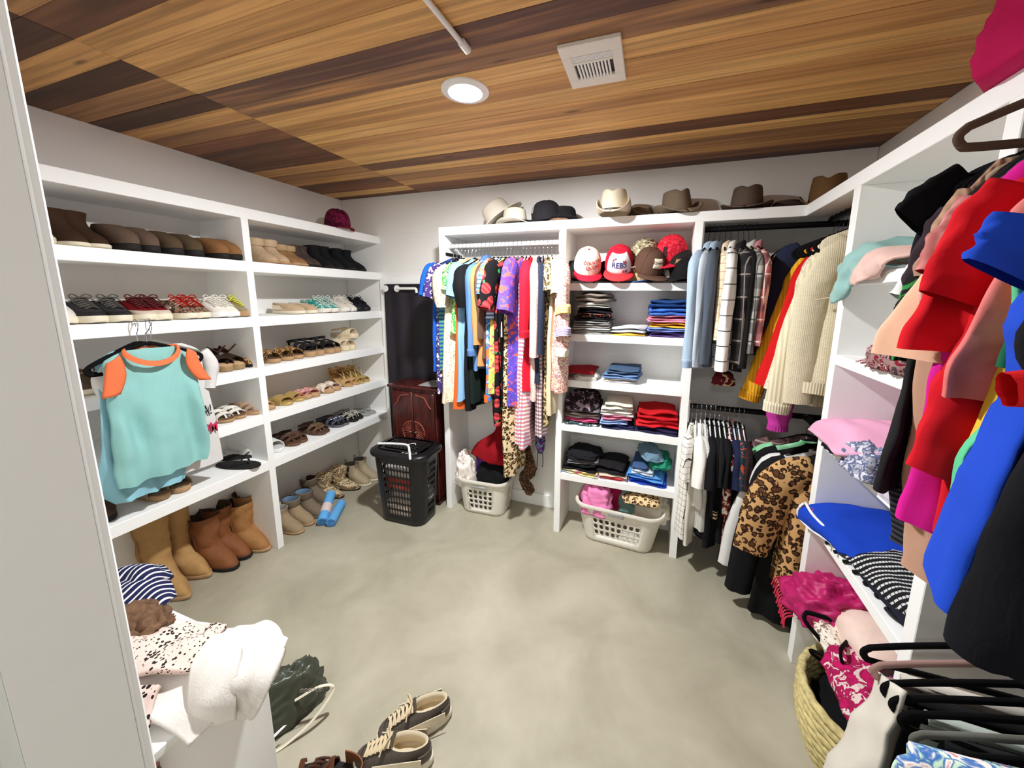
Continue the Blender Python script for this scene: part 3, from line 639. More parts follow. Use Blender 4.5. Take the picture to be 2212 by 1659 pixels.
floor_shoe('mid', dict(upper=cb2, sole=RUB_T, pt=.2, seam=leather((120, 80, 48))), 'light brown cowboy boot, nearer one of the pair', 582, 1186, 4, 1.14, 1.)
floor_shoe('mid', dict(upper=cb2, sole=RUB_T, pt=.2, seam=leather((120, 80, 48))), 'light brown cowboy boot against the divider', 600, 1172, 6, 1.14, 1.1)
sb = suede((158, 138, 110)); gb = suede((124, 110, 94)); lin2 = P('plain', (120, 150, 180))
floor_shoe('ankle', dict(upper=sb, sole=RUB_T, lining=P('plain', (190, 186, 176))), 'sand ankle boot half behind the divider', 655, 1148, 3, 1.02, .86)
floor_shoe('ankle', dict(upper=sb, sole=RUB_T, lining=lin2, cuff=gb), 'sand ankle boot, right of the divider', 678, 1130, 3, 1., .95)
floor_shoe('ankle', dict(upper=gb, sole=gb, cuff=suede((112, 98, 84)), lining=lin2), 'grey brown ankle boot with cuff, nearer of the pair', 705, 1114, 4, 1., 1.)
floor_shoe('ankle', dict(upper=gb, sole=gb, cuff=suede((112, 98, 84))), 'grey brown ankle boot with cuff, farther of the pair', 715, 1085, 6, 1., 1.08)
ca = P('camo', (214, 196, 160), (150, 120, 84), (104, 84, 62), s=1.6)
floor_shoe('mid', dict(upper=ca, sole=RUB_B, lining=ca), 'camouflage boot beside the blue rolls', 742, 1072, 4, 1.0, .62)
floor_shoe('mid', dict(upper=ca, sole=RUB_B, lining=ca), 'camouflage boot, farther of the pair', 778, 1054, 10, 1.05, .62)
ch = leather((170, 154, 126))
floor_shoe('ankle', dict(upper=ch, sole=RUB_W, tab=P('plain', (150, 130, 96)), gore=P('plain', (60, 56, 52)), lining=P('plain', (60, 56, 50))), 'tan chelsea boot with pull tabs, nearer of the pair', 800, 1046, 0, 1., .98)
floor_shoe('ankle', dict(upper=ch, sole=RUB_W, tab=P('plain', (150, 130, 96)), gore=P('plain', (60, 56, 52)), lining=P('plain', (60, 56, 50))), 'tan chelsea boot with pull tabs, farther of the pair', 818, 1035, 0, 1., 1.)
# loose shoes on the floor near the door
sn = dict(upper=leather((74, 66, 58)), sole=RUB_W, out=RUB_B, toe=leather((84, 74, 66)), stripe=leather((214, 202, 176)), lace=P('plain', (216, 198, 164)), lining=P('plain', (226, 212, 184)), heel=leather((92, 82, 72)))
shoe('runner', sn, 'worn charcoal sneaker with cream laces on the floor, rear one', (oz(.0, 898, 1570)[0], oz(.0, 898, 1570)[1], .002), math.radians(-140), 1.0, 'pair of worn sneakers on the floor')
shoe('runner', sn, 'worn charcoal sneaker with cream laces on the floor, front one', (oz(.0, 852, 1648)[0], oz(.0, 852, 1648)[1], .002), math.radians(-158), 1.0, 'pair of worn sneakers on the floor')
t = thing('woven_sandal', 'brown woven leather sandal at the bottom edge by the bench', 'sandal', tuple(oz(.0, 705, 1690)), (0, 0, math.radians(-160)))
put('sole', sole(.26, .1, .018), RUB_B, t)
wl = leather((92, 52, 32), .5)
put('weave', merge(*[band(-.02+.026*i, .019, .052, .06-.004*i, .01, x2=-.02+.026*i+(.02 if i % 2 else -.02)) for i in range(5)]), wl, t)
put('heel_counter', sheet([[(-.02-.106*math.cos(a), .046*math.sin(a), .014+z) for a in np.linspace(-1.3, 1.3, 13)] for z in np.linspace(0, .055, 4)], .004), leather((120, 74, 44), .5), t)
put('fringe', merge(*[tube([(.0+.01*i, -.03+.012*i, .058), (.03+.01*i, -.02+.014*i, .070+.004*(i % 3)), (.06+.008*i, .0+.012*i, .052)], .004, 6, 8) for i in range(6)]), leather((66, 36, 24), .5), t)
# ------------------------------------------------------------------ hangers (origin on the rod's axis, width along x)
def hook_path(): return [(-.021*math.cos(a), 0, .021*math.sin(a)-.002) for a in np.linspace(-.5, PI, 12)][::-1][:0]+[(.019*math.cos(a), 0, .019*math.sin(a)) for a in np.linspace(PI*1.12, -.35, 14)]+[(.012, 0, -.026), (.001, 0, -.045), (0, 0, -.085)]
HK = None
def bar_loop(hw=.205, th=.0085, flat=.6):
    top = [(-hw+.012, 0, -.165), (-hw*.62, 0, -.135), (-.03, 0, -.096), (0, 0, -.088), (.03, 0, -.096), (hw*.62, 0, -.135), (hw-.012, 0, -.165)]
    end = [(hw, 0, -.180), (hw-.006, 0, -.196), (hw-.03, 0, -.202)]; low = [(0, 0, -.202)]
    pts = top+end+low+[(-p[0], 0, p[2]) for p in end[::-1]]
    pts = catmull(pts+[pts[0]], 60)[:-1]
    return tube(pts, th, 7, 0, flat, True, up=(0, 1, 0))
_hm = {}
HMAT = {'black': plain('black_velvet', (18, 17, 19), .95, .1), 'beige': plain('beige_velvet', (206, 182, 160), .95, .1), 'white': WHITEP, 'grey': plain('grey_velvet', (120, 120, 112), .95, .1), 'brown': plain('brown_velvet', (104, 88, 76), .95, .1), 'rose': plain('rose_velvet', (176, 140, 132), .95, .1)}
def hanger(col, label, loc, rz=0., group=None, hw=.205, hook=CHROME, turn=0.):
    t = thing('clothes_hanger', label, 'hanger', loc, (0, 0, rz), group)
    k = ('hook',)
    if k not in _hm: _hm[k] = mesh('hook', tube(hook_path(), .0019, 6), 60)
    o = put('hook', _hm[k], None, t)
    if turn: o.rotation_euler = (0, 0, -PI/2); o.scale = (turn, 1, 1)
    if len(o.data.materials) == 0: o.data.materials.append(None)
    o.material_slots[0].link = 'OBJECT'; o.material_slots[0].material = hook
    k = ('bar', round(hw, 3))
    if k not in _hm: _hm[k] = mesh('shoulder_bar', bar_loop(hw), 60)
    o = put('shoulder_bar', _hm[k], None, t)
    if len(o.data.materials) == 0: o.data.materials.append(None)
    o.material_slots[0].link = 'OBJECT'; o.material_slots[0].material = HMAT[col]
    return t
# ------------------------------------------------------------------ garments hanging from them (same frame)
NB = 56
def body(prof, th, seed=0, fold=.014, nf=3.5, n=26, scallop=0., sm=False, wr=0.):
    """prof: (z, left x, right x) from neck to hem; th: (z, half thickness)"""
    if sm: prof = [tuple(p) for p in catmull([(p[0], p[1], p[2]) for p in prof], 40)]; prof = [prof[0]]+[p for q, p in zip(prof, prof[1:]) if p[0] < q[0]-1e-4]
    zs = [p[0] for p in prof][::-1]; xl = [p[1] for p in prof][::-1]; xr = [p[2] for p in prof][::-1]
    z0, z1 = prof[0][0], prof[-1][0]
    tz = [p[0] for p in th][::-1]; tv = [p[1] for p in th][::-1]
    f = np.linspace(0, 1, n)**1.35; Z = z0+(z1-z0)*f
    rings = []
    for z in Z:
        a, b = np.interp(z, zs, xl), np.interp(z, zs, xr); t_ = np.interp(z, tz, tv); d = (z0-z); amp = fold*min(1, max(0, d-.06)/.35)
        c0, h0 = (a+b)/2, (b-a)/2; R = []
        for k in range(NB):
            an = 2*PI*k/NB; c, s = math.cos(an), math.sin(an)
            x = c0+h0*math.copysign(abs(c)**.75, c); q = x/max(.05, h0)
            wv = amp*(math.sin(nf*q*2.4+seed*1.7)+.6*math.sin(nf*q*4.1+seed*2.9+z*3)+.8*nz(x*7, seed*3.3, z*2.2))
            y = t_*math.copysign(abs(s)**.8, s)*(1+.35*nz(x*9, z*4, seed+.5*(s > 0)))+wv
            if wr: y += wr*(.5-2.*abs(nz(x*9+seed, z*3.2+x*6, seed)))+.5*wr*nz(x*26, z*15, seed); x += wr*.6*nz(seed, z*9, y*9)
            zz = z-(scallop*abs(math.sin(q*7)) if z == Z[-1] else 0)-(.012*nz(q*2, seed, 1) if z < z1+.02 else 0)
            R.append((x, y, zz))
        rings.append(R)
    return loft(rings)
def sleeve(s, path, r, seed=0, flat=.45, n=16):
    P = catmull(path, n); rs = np.interp(np.linspace(0, 1, n), np.linspace(0, 1, len(r)), r)
    rings = []
    for i, p in enumerate(P):
        t = P[min(i+1, n-1)]-P[max(i-1, 0)]; t /= np.linalg.norm(t)+1e-9
        u = np.array([t[2], 0, -t[0]]); R = []
        for k in range(18):
            a = 2*PI*k/18; w_ = 1+.24*nz(math.cos(a)*2, i*.22+seed, math.sin(a)*2)*min(1, i/4)
            R.append(p+u*(rs[i]*math.cos(a)*w_)+np.array([0, rs[i]*flat*math.sin(a)*w_, 0]))
        rings.append(R)
    return loft(rings, True, True, False)
def garment(name, label, cat, loc, rz, m, L=.65, sh=.195, hw=None, hem=.21, th=.028, slv=None, sl=.18, sr=(.07, .055), sm_=None, group=None, cuff=None, collar=None, fold=.012, nf=3.5, seed=None, neck=.06, prof=None, strap=False, hemband=None, scallop=0., flare=.09, sy=0., one=None, extra=None, spath=None, wr=.006):
    seed = seed if seed is not None else random.uniform(0, 50); hw = hw or sh*.94
    t = thing(name, label, cat, loc, (0, 0, rz), group)
    if prof is None:
        hf = [(-.092, neck*.8), (-.105, neck), (-.125, neck+.4*(sh-neck)), (-.150, sh*.93), (-.168, sh), (-.23, sh*.97), (-.36, hw), (-.36-(L-.36)*.5, (hw+hem)/2), (-L, hem)]
        if strap: hf = [(-.10, neck), (-.13, neck*1.2), (-.20, sh*.8), (-.27, hw), (-.36-(L-.36)*.5, (hw+hem)/2), (-L, hem)]
        prof = [(z, -h, min(h, .193)) for z, h in hf]
    thk = [(prof[0][0], th*.5), (-.13, th*.55), (-.17, th*.62), (-.30, th), (-L if prof is None else prof[-1][0], th*1.1)]
    put('body', body(prof, thk, seed, fold, nf, 34, scallop=scallop, wr=wr), m, t, 180)
    smm = sm_ or m
    for s in ((-1, 1) if one is None else (one,)):
        a = (s*(sh-.045), 0, -.185); fl = flare if s < 0 else -.03
        if spath:
            rr = np.interp(np.linspace(0, 1, len(spath)), np.linspace(0, 1, len(sr)), sr)
            pth = [(s*(min(q[0]-k, 9 if s < 0 else .14)), 0, q[1]) for q, k in zip(spath, rr)]
            put('sleeve', sleeve(s, pth, sr, seed+s, .55, 22), smm, t, 180)
            if cuff:
                e = np.array(pth[-1]); d_ = e-np.array(pth[-2]); d_ /= np.linalg.norm(d_)
                put('cuff', sleeve(s, [e-d_*.012, e+d_*.038], (sr[-1]*1.07, sr[-1]*1.0), seed, .6, 4), cuff, t, 180)
        elif slv == 'short': put('sleeve', sleeve(s, [a, (s*(sh+.012), sy*.5, -.215), (s*(sh+(.012+sl*.25 if s < 0 else .0)), sy, -.21-sl*.9)], sr, seed+s, .5), smm, t, 180)
        elif slv == 'long': 
            put('sleeve', sleeve(s, [a, (s*(sh+(.025 if s < 0 else 0)), sy*.3, -.235), (s*(sh+fl*.75), sy, -.2-sl*.5), (s*(sh+fl), sy, -.2-sl)], sr, seed+s, .55), smm, t, 180)
            if cuff: put('cuff', sleeve(s, [(s*(sh+fl), sy, -.2-sl+.012), (s*(sh+fl), sy, -.2-sl-.035)], (sr[-1]*1.08, sr[-1]*1.02), seed, .6, 4), cuff, t, 180)
        elif slv == 'puff': put('sleeve', sleeve(s, [a, (s*(sh+.01), sy, -.21), (s*(sh+(.035 if s < 0 else -.03)), sy, -.28), (s*(sh+(.03 if s < 0 else -.03)), sy, -.2-sl)], (.05, .065, .075, .045), seed+s, .7), smm, t, 180)
        elif slv == 'cap': put('armband', sleeve(s, [(s*(sh-.02), 0, -.16), (s*(sh+.012), 0, -.24), (s*(sh-.012), 0, -.36)], (.028, .034, .026), seed, .8), smm, t, 180)
    if collar: put('collar', loft([[(r*math.cos(a), r*.55*math.sin(a), z+.010*math.sin(a*2)) for a in np.linspace(0, 2*PI, 24, endpoint=False)] for r, z in ((.072, -.122), (.070, -.095), (.060, -.078), (.052, -.088))]), collar, t, 180)
    if hemband: put('hem_band', body([(prof[-1][0]+.045, prof[-1][1]*1.02, prof[-1][2]*1.02), (prof[-1][0]-.008, prof[-1][1]*1.03, prof[-1][2]*1.03)], [(0, th*1.15), (-9, th*1.15)], seed, 0, n=3), hemband, t, 180)
    if extra: extra(t)
    return t
def hung(short, where, name, cat, loc, rz, m, hcol='black', group=None, hgroup=None, hlabel=None, hook=CHROME, hw=.2, **k):
    garment(name, (short+' '+where).strip(), cat, loc, rz, m, group=group, **k)
    return hanger(hcol, hlabel or (hcol+' hanger inside the '+short), loc, rz, hgroup, hook=hook, hw=hw)
# ------------------------------------------------------------------ left hanging bay of the back unit
random.seed(21)
ybR, zR = R1
G1, H1 = 'clothes on the left rod', 'hangers on the left rod'
lw = 'on the rod nearest the black curtain'
def A1(i, n=27): return -1.415+(-.655+1.415)*i/(n-1)
def place1(i, uf, reach=.215):
    """hook on the rod, front edge turned toward column uf of the photograph"""
    xh = A1(i); xf = oy(ybR-reach, uf, 690)[0]; a = math.atan2(xf-xh, reach)
    return (xh, ybR, zR), PI/2+a
def hemL(uf, v, reach=.2): return zR-oy(ybR-reach, uf, v)[2]
def g1(i, uf, vhem, short, name, cat, m, **k):
    loc, rz = place1(i, uf); L = hemL(uf, vhem)
    # local -x points at the viewer when rz = 90 degrees
    return hung(short, 'in the left hanging bay', name, cat, loc, rz, m, group=G1, hgroup=H1, L=L, **k)
blue = P('plain', (28, 92, 196)); ink = P('blotch', (232, 224, 226), (66, 52, 112), s=1.6); lace = P('lace', (240, 230, 204), (196, 150, 100), s=.8)
g1(0, 926, 800, 'royal blue short sleeved tee', 'tshirt', 'shirt', blue, slv='short', sl=.16)
g1(1, 936, 850, 'navy and white printed dress', 'dress', 'dress', ink, slv='short', sl=.17)
g1(2, 944, 800, 'blue and green bordered dress', 'dress', 'dress', P('hstripe', (30, 80, 150), (90, 150, 110), s=.9), strap=True)
g1(3, 958, 868, 'cream lace dress with puff sleeves', 'dress', 'dress', lace, slv='puff', sl=.22, hem=.24, th=.035)
g1(4, 972, 720, 'green leaf print top', 'blouse', 'shirt', P('blotch', (70, 170, 84), (196, 226, 150), (40, 120, 60), s=1.2), hcol='beige', slv='short', sl=.12)
g1(5, 980, 882, 'orange skirt hanging below the blue dress', 'skirt', 'skirt', P('plain', (232, 106, 44)), hcol='beige', strap=True, hem=.22)
g1(6, 984, 862, 'light blue dress with scalloped hem', 'dress', 'dress', P('plain', (142, 186, 226)), slv='short', sl=.16, hem=.225, scallop=.02, th=.032)
g1(7, 1002, 884, 'long black dress with ruffled sleeves', 'dress', 'dress', P('plain', (22, 22, 25)), hcol='beige', slv='puff', sl=.22, hem=.22, th=.034)
g1(8, 1012, 870, 'black sleeveless dress with dark green sheen', 'dress', 'dress', P('plain', (22, 34, 30)), hcol='beige', strap=True)
g1(9, 1020, 800, 'blue denim shirt', 'denim_shirt', 'shirt', P('denim', (104, 144, 196), (86, 120, 170)), hcol='beige', slv='long', sl=.50, sr=(.062, .05, .042), flare=.03, cuff=P('denim', (92, 130, 186), (80, 112, 160)), collar=P('denim', (92, 130, 186), (80, 112, 160)))
g1(10, 1030, 790, 'orange tan blouse', 'blouse', 'shirt', P('plain', (214, 148, 92)), hcol='beige', slv='long', sl=.46, sr=(.06, .05, .045), flare=.02)
g1(11, 1038, 775, 'brown satin blouse', 'blouse', 'shirt', plain('brown_satin', (96, 72, 58), .35, .5), slv='long', sl=.42, sr=(.062, .055, .035), flare=.02)
g1(12, 1046, 866, 'white dress with blue swirls and orange hem', 'dress', 'dress', P('blotch', (236, 236, 232), (48, 128, 208), (226, 120, 60), s=.8), slv='short', sl=.15, hemband=P('plain', (230, 112, 48)))
g1(13, 1048, 690, 'white tee with blue stripes', 'tshirt', 'shirt', P('hstripe', (226, 236, 246), (74, 118, 180), s=1.), slv='short', sl=.15)
g1(14, 1052, 850, 'yellow leaf print dress', 'dress', 'dress', P('blotch', (232, 222, 120), (180, 196, 96), (206, 80, 130), s=1.1), slv='short', sl=.13)
g1(15, 1060, 920, 'black dress with big red roses', 'dress', 'dress', P('rose', (20, 19, 21), (226, 76, 80), (60, 150, 84)), slv='short', sl=.24, sr=(.075, .075), hem=.20, th=.036)
g1(16, 1080, 990, 'long narrow black dress', 'dress', 'dress', P('plain', (19, 19, 22)), strap=True, hem=.16)
g1(17, 1092, 1032, 'long leopard print dress', 'dress', 'dress', P('leopard', (226, 204, 162), (40, 32, 26), (150, 110, 66), s=1.1), hcol='grey', strap=True, hem=.20, th=.03)
g1(18, 1098, 880, 'coral and violet print dress', 'dress', 'dress', P('blotch', (226, 98, 84), (90, 82, 200), (110, 60, 150), s=1.0), slv='short', sl=.26, sr=(.085, .09), hem=.18, th=.045, sy=-.01)
g1(19, 1130, 965, 'pink and white gingham dress', 'dress', 'dress', P('gingham', (244, 240, 240), (120, 130, 170), (206, 50, 76), s=1.2), strap=True, hem=.22, th=.045, scallop=.02, fold=.02)
g1(20, 1134, 845, 'bright red long sleeved sweatshirt', 'sweatshirt', 'sweater', P('plain', (212, 26, 50)), slv='long', sl=.36, sr=(.075, .062, .05), flare=.06, cuff=P('knit', (196, 24, 46)), th=.034)
g1(21, 1154, 868, 'fuzzy pale pink sweater', 'sweater', 'sweater', P('tweed', (240, 206, 196), (226, 184, 174), (248, 224, 216), s=1.3), hcol='beige', slv='long', sl=.52, sr=(.06, .055, .05), flare=.03)
g1(22, 1168, 830, 'navy fleece jacket', 'jacket', 'jacket', P('plain', (44, 50, 70)), slv='long', sl=.5, sr=(.055, .05, .04), flare=.03)
g1(23, 1172, 950, 'maroon and white gingham dress', 'dress', 'dress', P('gingham', (238, 232, 236), (90, 40, 60), (120, 34, 56), s=1.2), strap=True, hem=.17, scallop=.02)
g1(24, 1182, 930, 'olive camouflage and leopard dress', 'dress', 'dress', P('leopard', (214, 192, 146), (46, 38, 30), (120, 100, 60), s=1.3), slv='short', sl=.12, hem=.14)
cw = P('tweed', (240, 226, 204), (214, 150, 138), (232, 206, 176), (180, 132, 140), s=.85)
def card_stripes(t):
    for z, c in ((-.40, (232, 190, 50)), (-.53, (130, 112, 176))):
        put('sleeve_stripe', sleeve(-1, [(-.262-.02*(z < -.5), 0, z), (-.272-.02*(z < -.5), 0, z-.05)], (.073, .073), 3, .60, 4), P('hstripe', c, (232, 222, 204), s=2.6), t, 180)
g1(25, 1196, 905, 'cream drapey blouse under the tweed cardigan', 'blouse', 'shirt', P('plain', (236, 222, 186)), slv='short', sl=.14, hem=.16)
g1(26, 1214, 850, 'chunky cream and pink tweed cardigan', 'cardigan', 'sweater', cw, hcol='beige', slv='long', sl=.46, sr=(.085, .08, .075, .065), flare=.06, th=.065, hem=.2, cuff=P('knit', (240, 230, 212), s=1.3), extra=card_stripes)
# dangling bits under the clothes
t = thing('swimsuit', 'teal and purple swimsuit with dangling ties under the gingham dress', 'swimsuit', tuple(oy(2.42, 1168, 955)))
put('cup', patch([[(-.03, 0, .06), (0, -.02, .07), (.03, 0, .06)], [(-.035, -.01, 0), (0, -.04, 0), (.035, -.01, 0)], [(-.02, 0, -.07), (.0, -.015, -.085), (.02, 0, -.07)]], 12, 10, .004, .006, 20, 3), P('blotch', (110, 166, 160), (92, 44, 120), s=1.6), t, 180)
put('tie', merge(tube([(-.02, 0, -.06), (-.024, .005, -.12), (-.028, 0, -.22)], .003, 6, 10), tube([(.015, 0, -.07), (.018, .004, -.14), (.014, 0, -.19)], .003, 6, 10)), P('plain', (60, 44, 50)), t)
put('shoulder_strap', merge(tube([(-.02, 0, .06), (-.03, 0, .3), (-.01, .02, .9)], .0035, 6, 10)), P('plain', (92, 44, 120)), t)
lp = P('leopard', (110, 80, 58), (34, 24, 20), (80, 56, 40), s=1.6)
p = oy(2.48, 1140, 1040)
tag(put('scarf', sleeve(1, [(-.01, 0, .30), (.02, 0, .10), (-.035, 0, .02), (.01, -.01, -.06), (-.02, 0, -.085)], (.02, .05, .04, .05, .03), 2, .4, 14), lp, None, 180, p), 'dark leopard scarf hanging low behind the white basket', 'scarf')
tag(put('price_tag', bbox(-.006, .006, -.001, .001, -.05, .05, .0006), WHITEP, None, 0, oy(2.22, 1084, 712), (0, .03, .5)), 'white paper tag hanging on the long black dress', 'tag')
# ------------------------------------------------------------------ right hanging bay and the corner
random.seed(33)
G3, H3 = 'clothes on the upper rod of the right bay', 'hangers on the upper rod of the right bay'
def g3(xh, uf, vhem, short, name, cat, m, z=None, where='in the right bay', gr=(G3, H3), reach=.2, **k):
    z = z if z else R3[1]; y = R3[0]; xf = oy(y-reach, uf, 620 if z > 1.5 else 1050)[0]; a = math.atan2(xf-xh, reach); a = max(-.75, min(.75, a))
    L = z-oy(y-reach, uf, vhem)[2]
    return hung(short, where, name, cat, (xh, y, z), PI/2+a, m, group=gr[0], hgroup=gr[1], L=L, **k)
dn = P('denim', (176, 196, 216), (150, 172, 196)); dn2 = P('denim', (88, 96, 108), (70, 78, 90))
g3(.235, 1500, 790, 'pale blue denim shirt', 'denim_shirt', 'shirt', dn, slv='long', sl=.52, sr=(.065, .058, .048), flare=.03, cuff=P('denim', (160, 182, 206), (140, 160, 186)), collar=dn, hook=BLACKM)
g3(.262, 1516, 800, 'light chambray shirt', 'denim_shirt', 'shirt', P('denim', (196, 206, 216), (170, 184, 198)), slv='long', sl=.55, sr=(.06, .05, .045), flare=.02, collar=dn, hook=BLACKM)
g3(.29, 1535, 795, 'slate grey denim shirt', 'denim_shirt', 'shirt', dn2, slv='long', sl=.53, sr=(.062, .055, .045), flare=.03, collar=dn2, hook=BLACKM)
pb = P('window', (226, 208, 180), (176, 120, 80), s=1.6)
g3(.318, 1560, 735, 'beige plaid flannel shirt', 'flannel_shirt', 'shirt', pb, slv='long', sl=.40, sr=(.055, .05, .04), flare=.02, collar=pb, hook=BLACKM)
wp = P('window', (236, 236, 234), (60, 60, 62), s=.85)
g3(.345, 1572, 800, 'white windowpane check shirt', 'flannel_shirt', 'shirt', wp, slv='long', sl=.56, sr=(.068, .062, .05), flare=.05, collar=P('plain', (232, 230, 226)), th=.036, hook=BLACKM)
pk = P('plaid', (52, 48, 50), (20, 20, 22), (140, 132, 128))
g3(.385, 1604, 800, 'charcoal plaid flannel shirt', 'flannel_shirt', 'shirt', pk, slv='long', sl=.52, sr=(.06, .055, .045), flare=.02, collar=pk, hook=BLACKM)
g3(.41, 1615, 805, 'black wool overshirt', 'flannel_shirt', 'shirt', P('plain', (26, 26, 28)), slv='long', sl=.54, sr=(.06, .055, .045), flare=.02, hook=BLACKM)
pg = P('plaid', (176, 172, 168), (28, 28, 30), (70, 70, 72))
g3(.435, 1628, 770, 'grey and black buffalo check shirt', 'flannel_shirt', 'shirt', pg, slv='long', sl=.46, sr=(.06, .055, .045), flare=.02, collar=P('plain', (200, 198, 194)), hook=BLACKM)
pr = P('plaid', (190, 110, 110), (90, 70, 76), (230, 214, 206))
g3(.465, 1644, 740, 'pink and grey plaid shirt', 'flannel_shirt', 'shirt', pr, slv='long', sl=.42, sr=(.058, .05, .04), flare=.02, collar=P('plain', (196, 130, 140)), hook=BLACKM)
# lower rod of the bay
G3L, H3L = 'tops on the lower rod of the right bay', 'white hangers on the lower rod of the right bay'
rows = [(.225, 1478, 1165, 'white tee with black dashes', P('window', (232, 228, 220), (40, 38, 38), s=1.9), dict(slv='short')),
        (.25, 1494, 1180, 'cream tank top', P('plain', (230, 226, 214)), dict(strap=True)), (.275, 1506, 1100, 'white ruffled blouse', P('plain', (240, 238, 232)), dict(slv='short', sl=.2, sr=(.07, .08))),
        (.30, 1518, 1150, 'light grey knit top', P('knit', (206, 206, 200)), dict(slv='short')), (.325, 1528, 1165, 'black lace trimmed top', P('plain', (20, 20, 23)), dict(slv='short', sl=.2, sr=(.07, .075), th=.036)),
        (.35, 1540, 1185, 'long black tunic', P('plain', (23, 23, 26)), dict(slv='short', th=.034)), (.375, 1550, 1120, 'charcoal top with cream stripes', P('hstripe', (28, 28, 30), (28, 28, 30), s=.5), dict(slv='short', hemband=P('hstripe', (214, 190, 140), (24, 24, 26), s=1.2))),
        (.40, 1562, 1175, 'black pleated blouse', P('plain', (18, 18, 21)), dict(slv='short')), (.425, 1572, 1180, 'white shirt with rust and black print', P('blotch', (236, 230, 222), (150, 50, 40), (34, 30, 30), s=1.2), dict(slv='long', sl=.35, sr=(.05, .04, .035), flare=.02)),
        (.45, 1584, 1100, 'navy blue tee', P('plain', (30, 36, 66)), dict(slv='short')), (.475, 1594, 1085, 'rust and teal print top', P('blotch', (196, 82, 50), (40, 60, 70), s=1.2), dict(slv='short')), (.50, 1604, 1100, 'dark maroon knit top', P('knit', (60, 40, 44)), dict(slv='short'))]
for xh, uf, vh, sh_, m, k in rows: g3(xh, uf, vh, sh_, 'top', 'shirt', m, z=R3L[1], where='on the lower rod', gr=(G3L, H3L), hcol='white', **k)
# corner rod along the right wall: widths run along x, garments face the door
G4, H4 = 'sweaters on the corner rod', 'hangers on the corner rod'
def g4(y, short, name, m, L, rod=None, where='on the corner rod', gr=(G4, H4), rz=0., **k):
    k.setdefault('hcol', 'black'); cat = k.pop('cat', 'sweater')
    return hung(short, where, name, cat, (RCX, y, rod or RCZ), rz+random.uniform(-.04, .04), m, group=gr[0], hgroup=gr[1], L=L, hook=BLACKM, **k)
g4(2.34, 'black hooded sweatshirt', 'sweatshirt', P('plain', (20, 20, 24)), .70, slv='long', sl=.5, flare=.08)
g4(2.29, 'patterned cream fleece', 'sweater', P('blotch', (230, 220, 200), (150, 120, 90), (196, 180, 160), s=1.2), .62, slv='long', sl=.44, flare=.07)
g4(2.24, 'navy crew sweater', 'sweater', P('plain', (34, 40, 64)), .70, slv='long', sl=.5, flare=.08)
g4(2.19, 'mustard yellow ribbed sweater', 'sweater', P('knit', (236, 176, 40), s=.8), .70, spath=[(.15, -.19), (.215, -.30), (.24, -.40), (.305, -.67), (.365, -.90)], sr=(.06, .06, .056, .05), sh=.165, hem=.17, cuff=P('knit', (226, 160, 36)), th=.036)
g4(2.135, 'bright red cardigan', 'cardigan', P('plain', (206, 24, 26)), .74, spath=[(.15, -.19), (.21, -.30), (.228, -.40), (.28, -.65), (.32, -.84)], sr=(.055, .055, .05), sh=.16, hem=.17, th=.030)
g4(2.075, 'cream speckled sweater', 'sweater', P('tweed', (232, 222, 200), (220, 206, 180), (200, 180, 156), (236, 228, 210), s=1.1), .78, spath=[(.15, -.19), (.20, -.30), (.212, -.40), (.25, -.62), (.285, -.85)], sr=(.06, .058, .05), sh=.16, hem=.17, th=.038)
ck = P('knit', (234, 222, 190), s=.7)
g4(2.005, 'cream chunky ribbed cardigan', 'cardigan', ck, .88, spath=[(.14, -.17), (.205, -.28), (.235, -.40), (.275, -.65), (.30, -.90)], sr=(.07, .068, .064, .056), sh=.165, hem=.18, th=.042, cuff=P('knit', (234, 224, 196), s=1.1), fold=.016)
wf = P('waffle', (230, 218, 188)); 
def drop_seam(t):
    put('drop_seam', tube([(-.20, -.060, -.405), (-.09, -.066, -.385), (.02, -.068, -.382), (.16, -.062, -.385)], .005, 6, 16, .6), P('plain', (214, 200, 168)), t)
g4(1.905, 'oversized cream waffle sweater facing the door', 'sweater', wf, .80, spath=[(.15, -.17), (.215, -.28), (.25, -.40), (.258, -.65), (.25, -.86)], sr=(.068, .066, .062, .056), sh=.19, hw=.205, hem=.21, th=.045, fold=.012, hemband=P('knit', (226, 214, 184), s=1.2), extra=drop_seam)
t = thing('knit_cuff', 'magenta knit sleeve end showing below the cream cardigan', 'sweater', tuple(oy(2.08, 1682, 905)))
put('sleeve', sleeve(1, [(.01, 0, .14), (0, 0, .04), (0, 0, -.03)], (.055, .055, .042), 1, .6), P('plain', (196, 60, 160)), t, 180)
put('cuff', sleeve(1, [(0, 0, -.022), (0, 0, -.06)], (.043, .045), 1, .6, 4), P('knit', (186, 54, 150)), t, 180)
# lower corner rod
G5, H5 = 'coats on the lower corner rod', 'hangers on the lower corner rod'
g4(2.33, 'dark pinkish plaid jacket', 'jacket', P('plaid', (120, 84, 84), (50, 44, 48), (170, 150, 140)), .62, 1.0, 'on the lower corner rod', (G5, H5), cat='jacket', slv='long', sl=.45, flare=.06)
g4(2.25, 'mint green satin blouse', 'blouse', P('dye', (120, 196, 140), (180, 226, 190)), .62, 1.0, 'on the lower corner rod', (G5, H5), cat='shirt', slv='long', sl=.5, flare=.10)
g4(2.18, 'long black wool coat', 'coat', P('plain', (19, 19, 22)), .90, 1.0, 'on the lower corner rod', (G5, H5), cat='coat', slv='long', sl=.66, sr=(.075, .068, .06), flare=.14, th=.045)
g4(2.11, 'white graphic tee', 'tshirt', P('plain', (228, 226, 224)), .60, 1.0, 'on the lower corner rod', (G5, H5), cat='shirt', slv='long', sl=.62, sr=(.062, .05, .04), flare=.17)
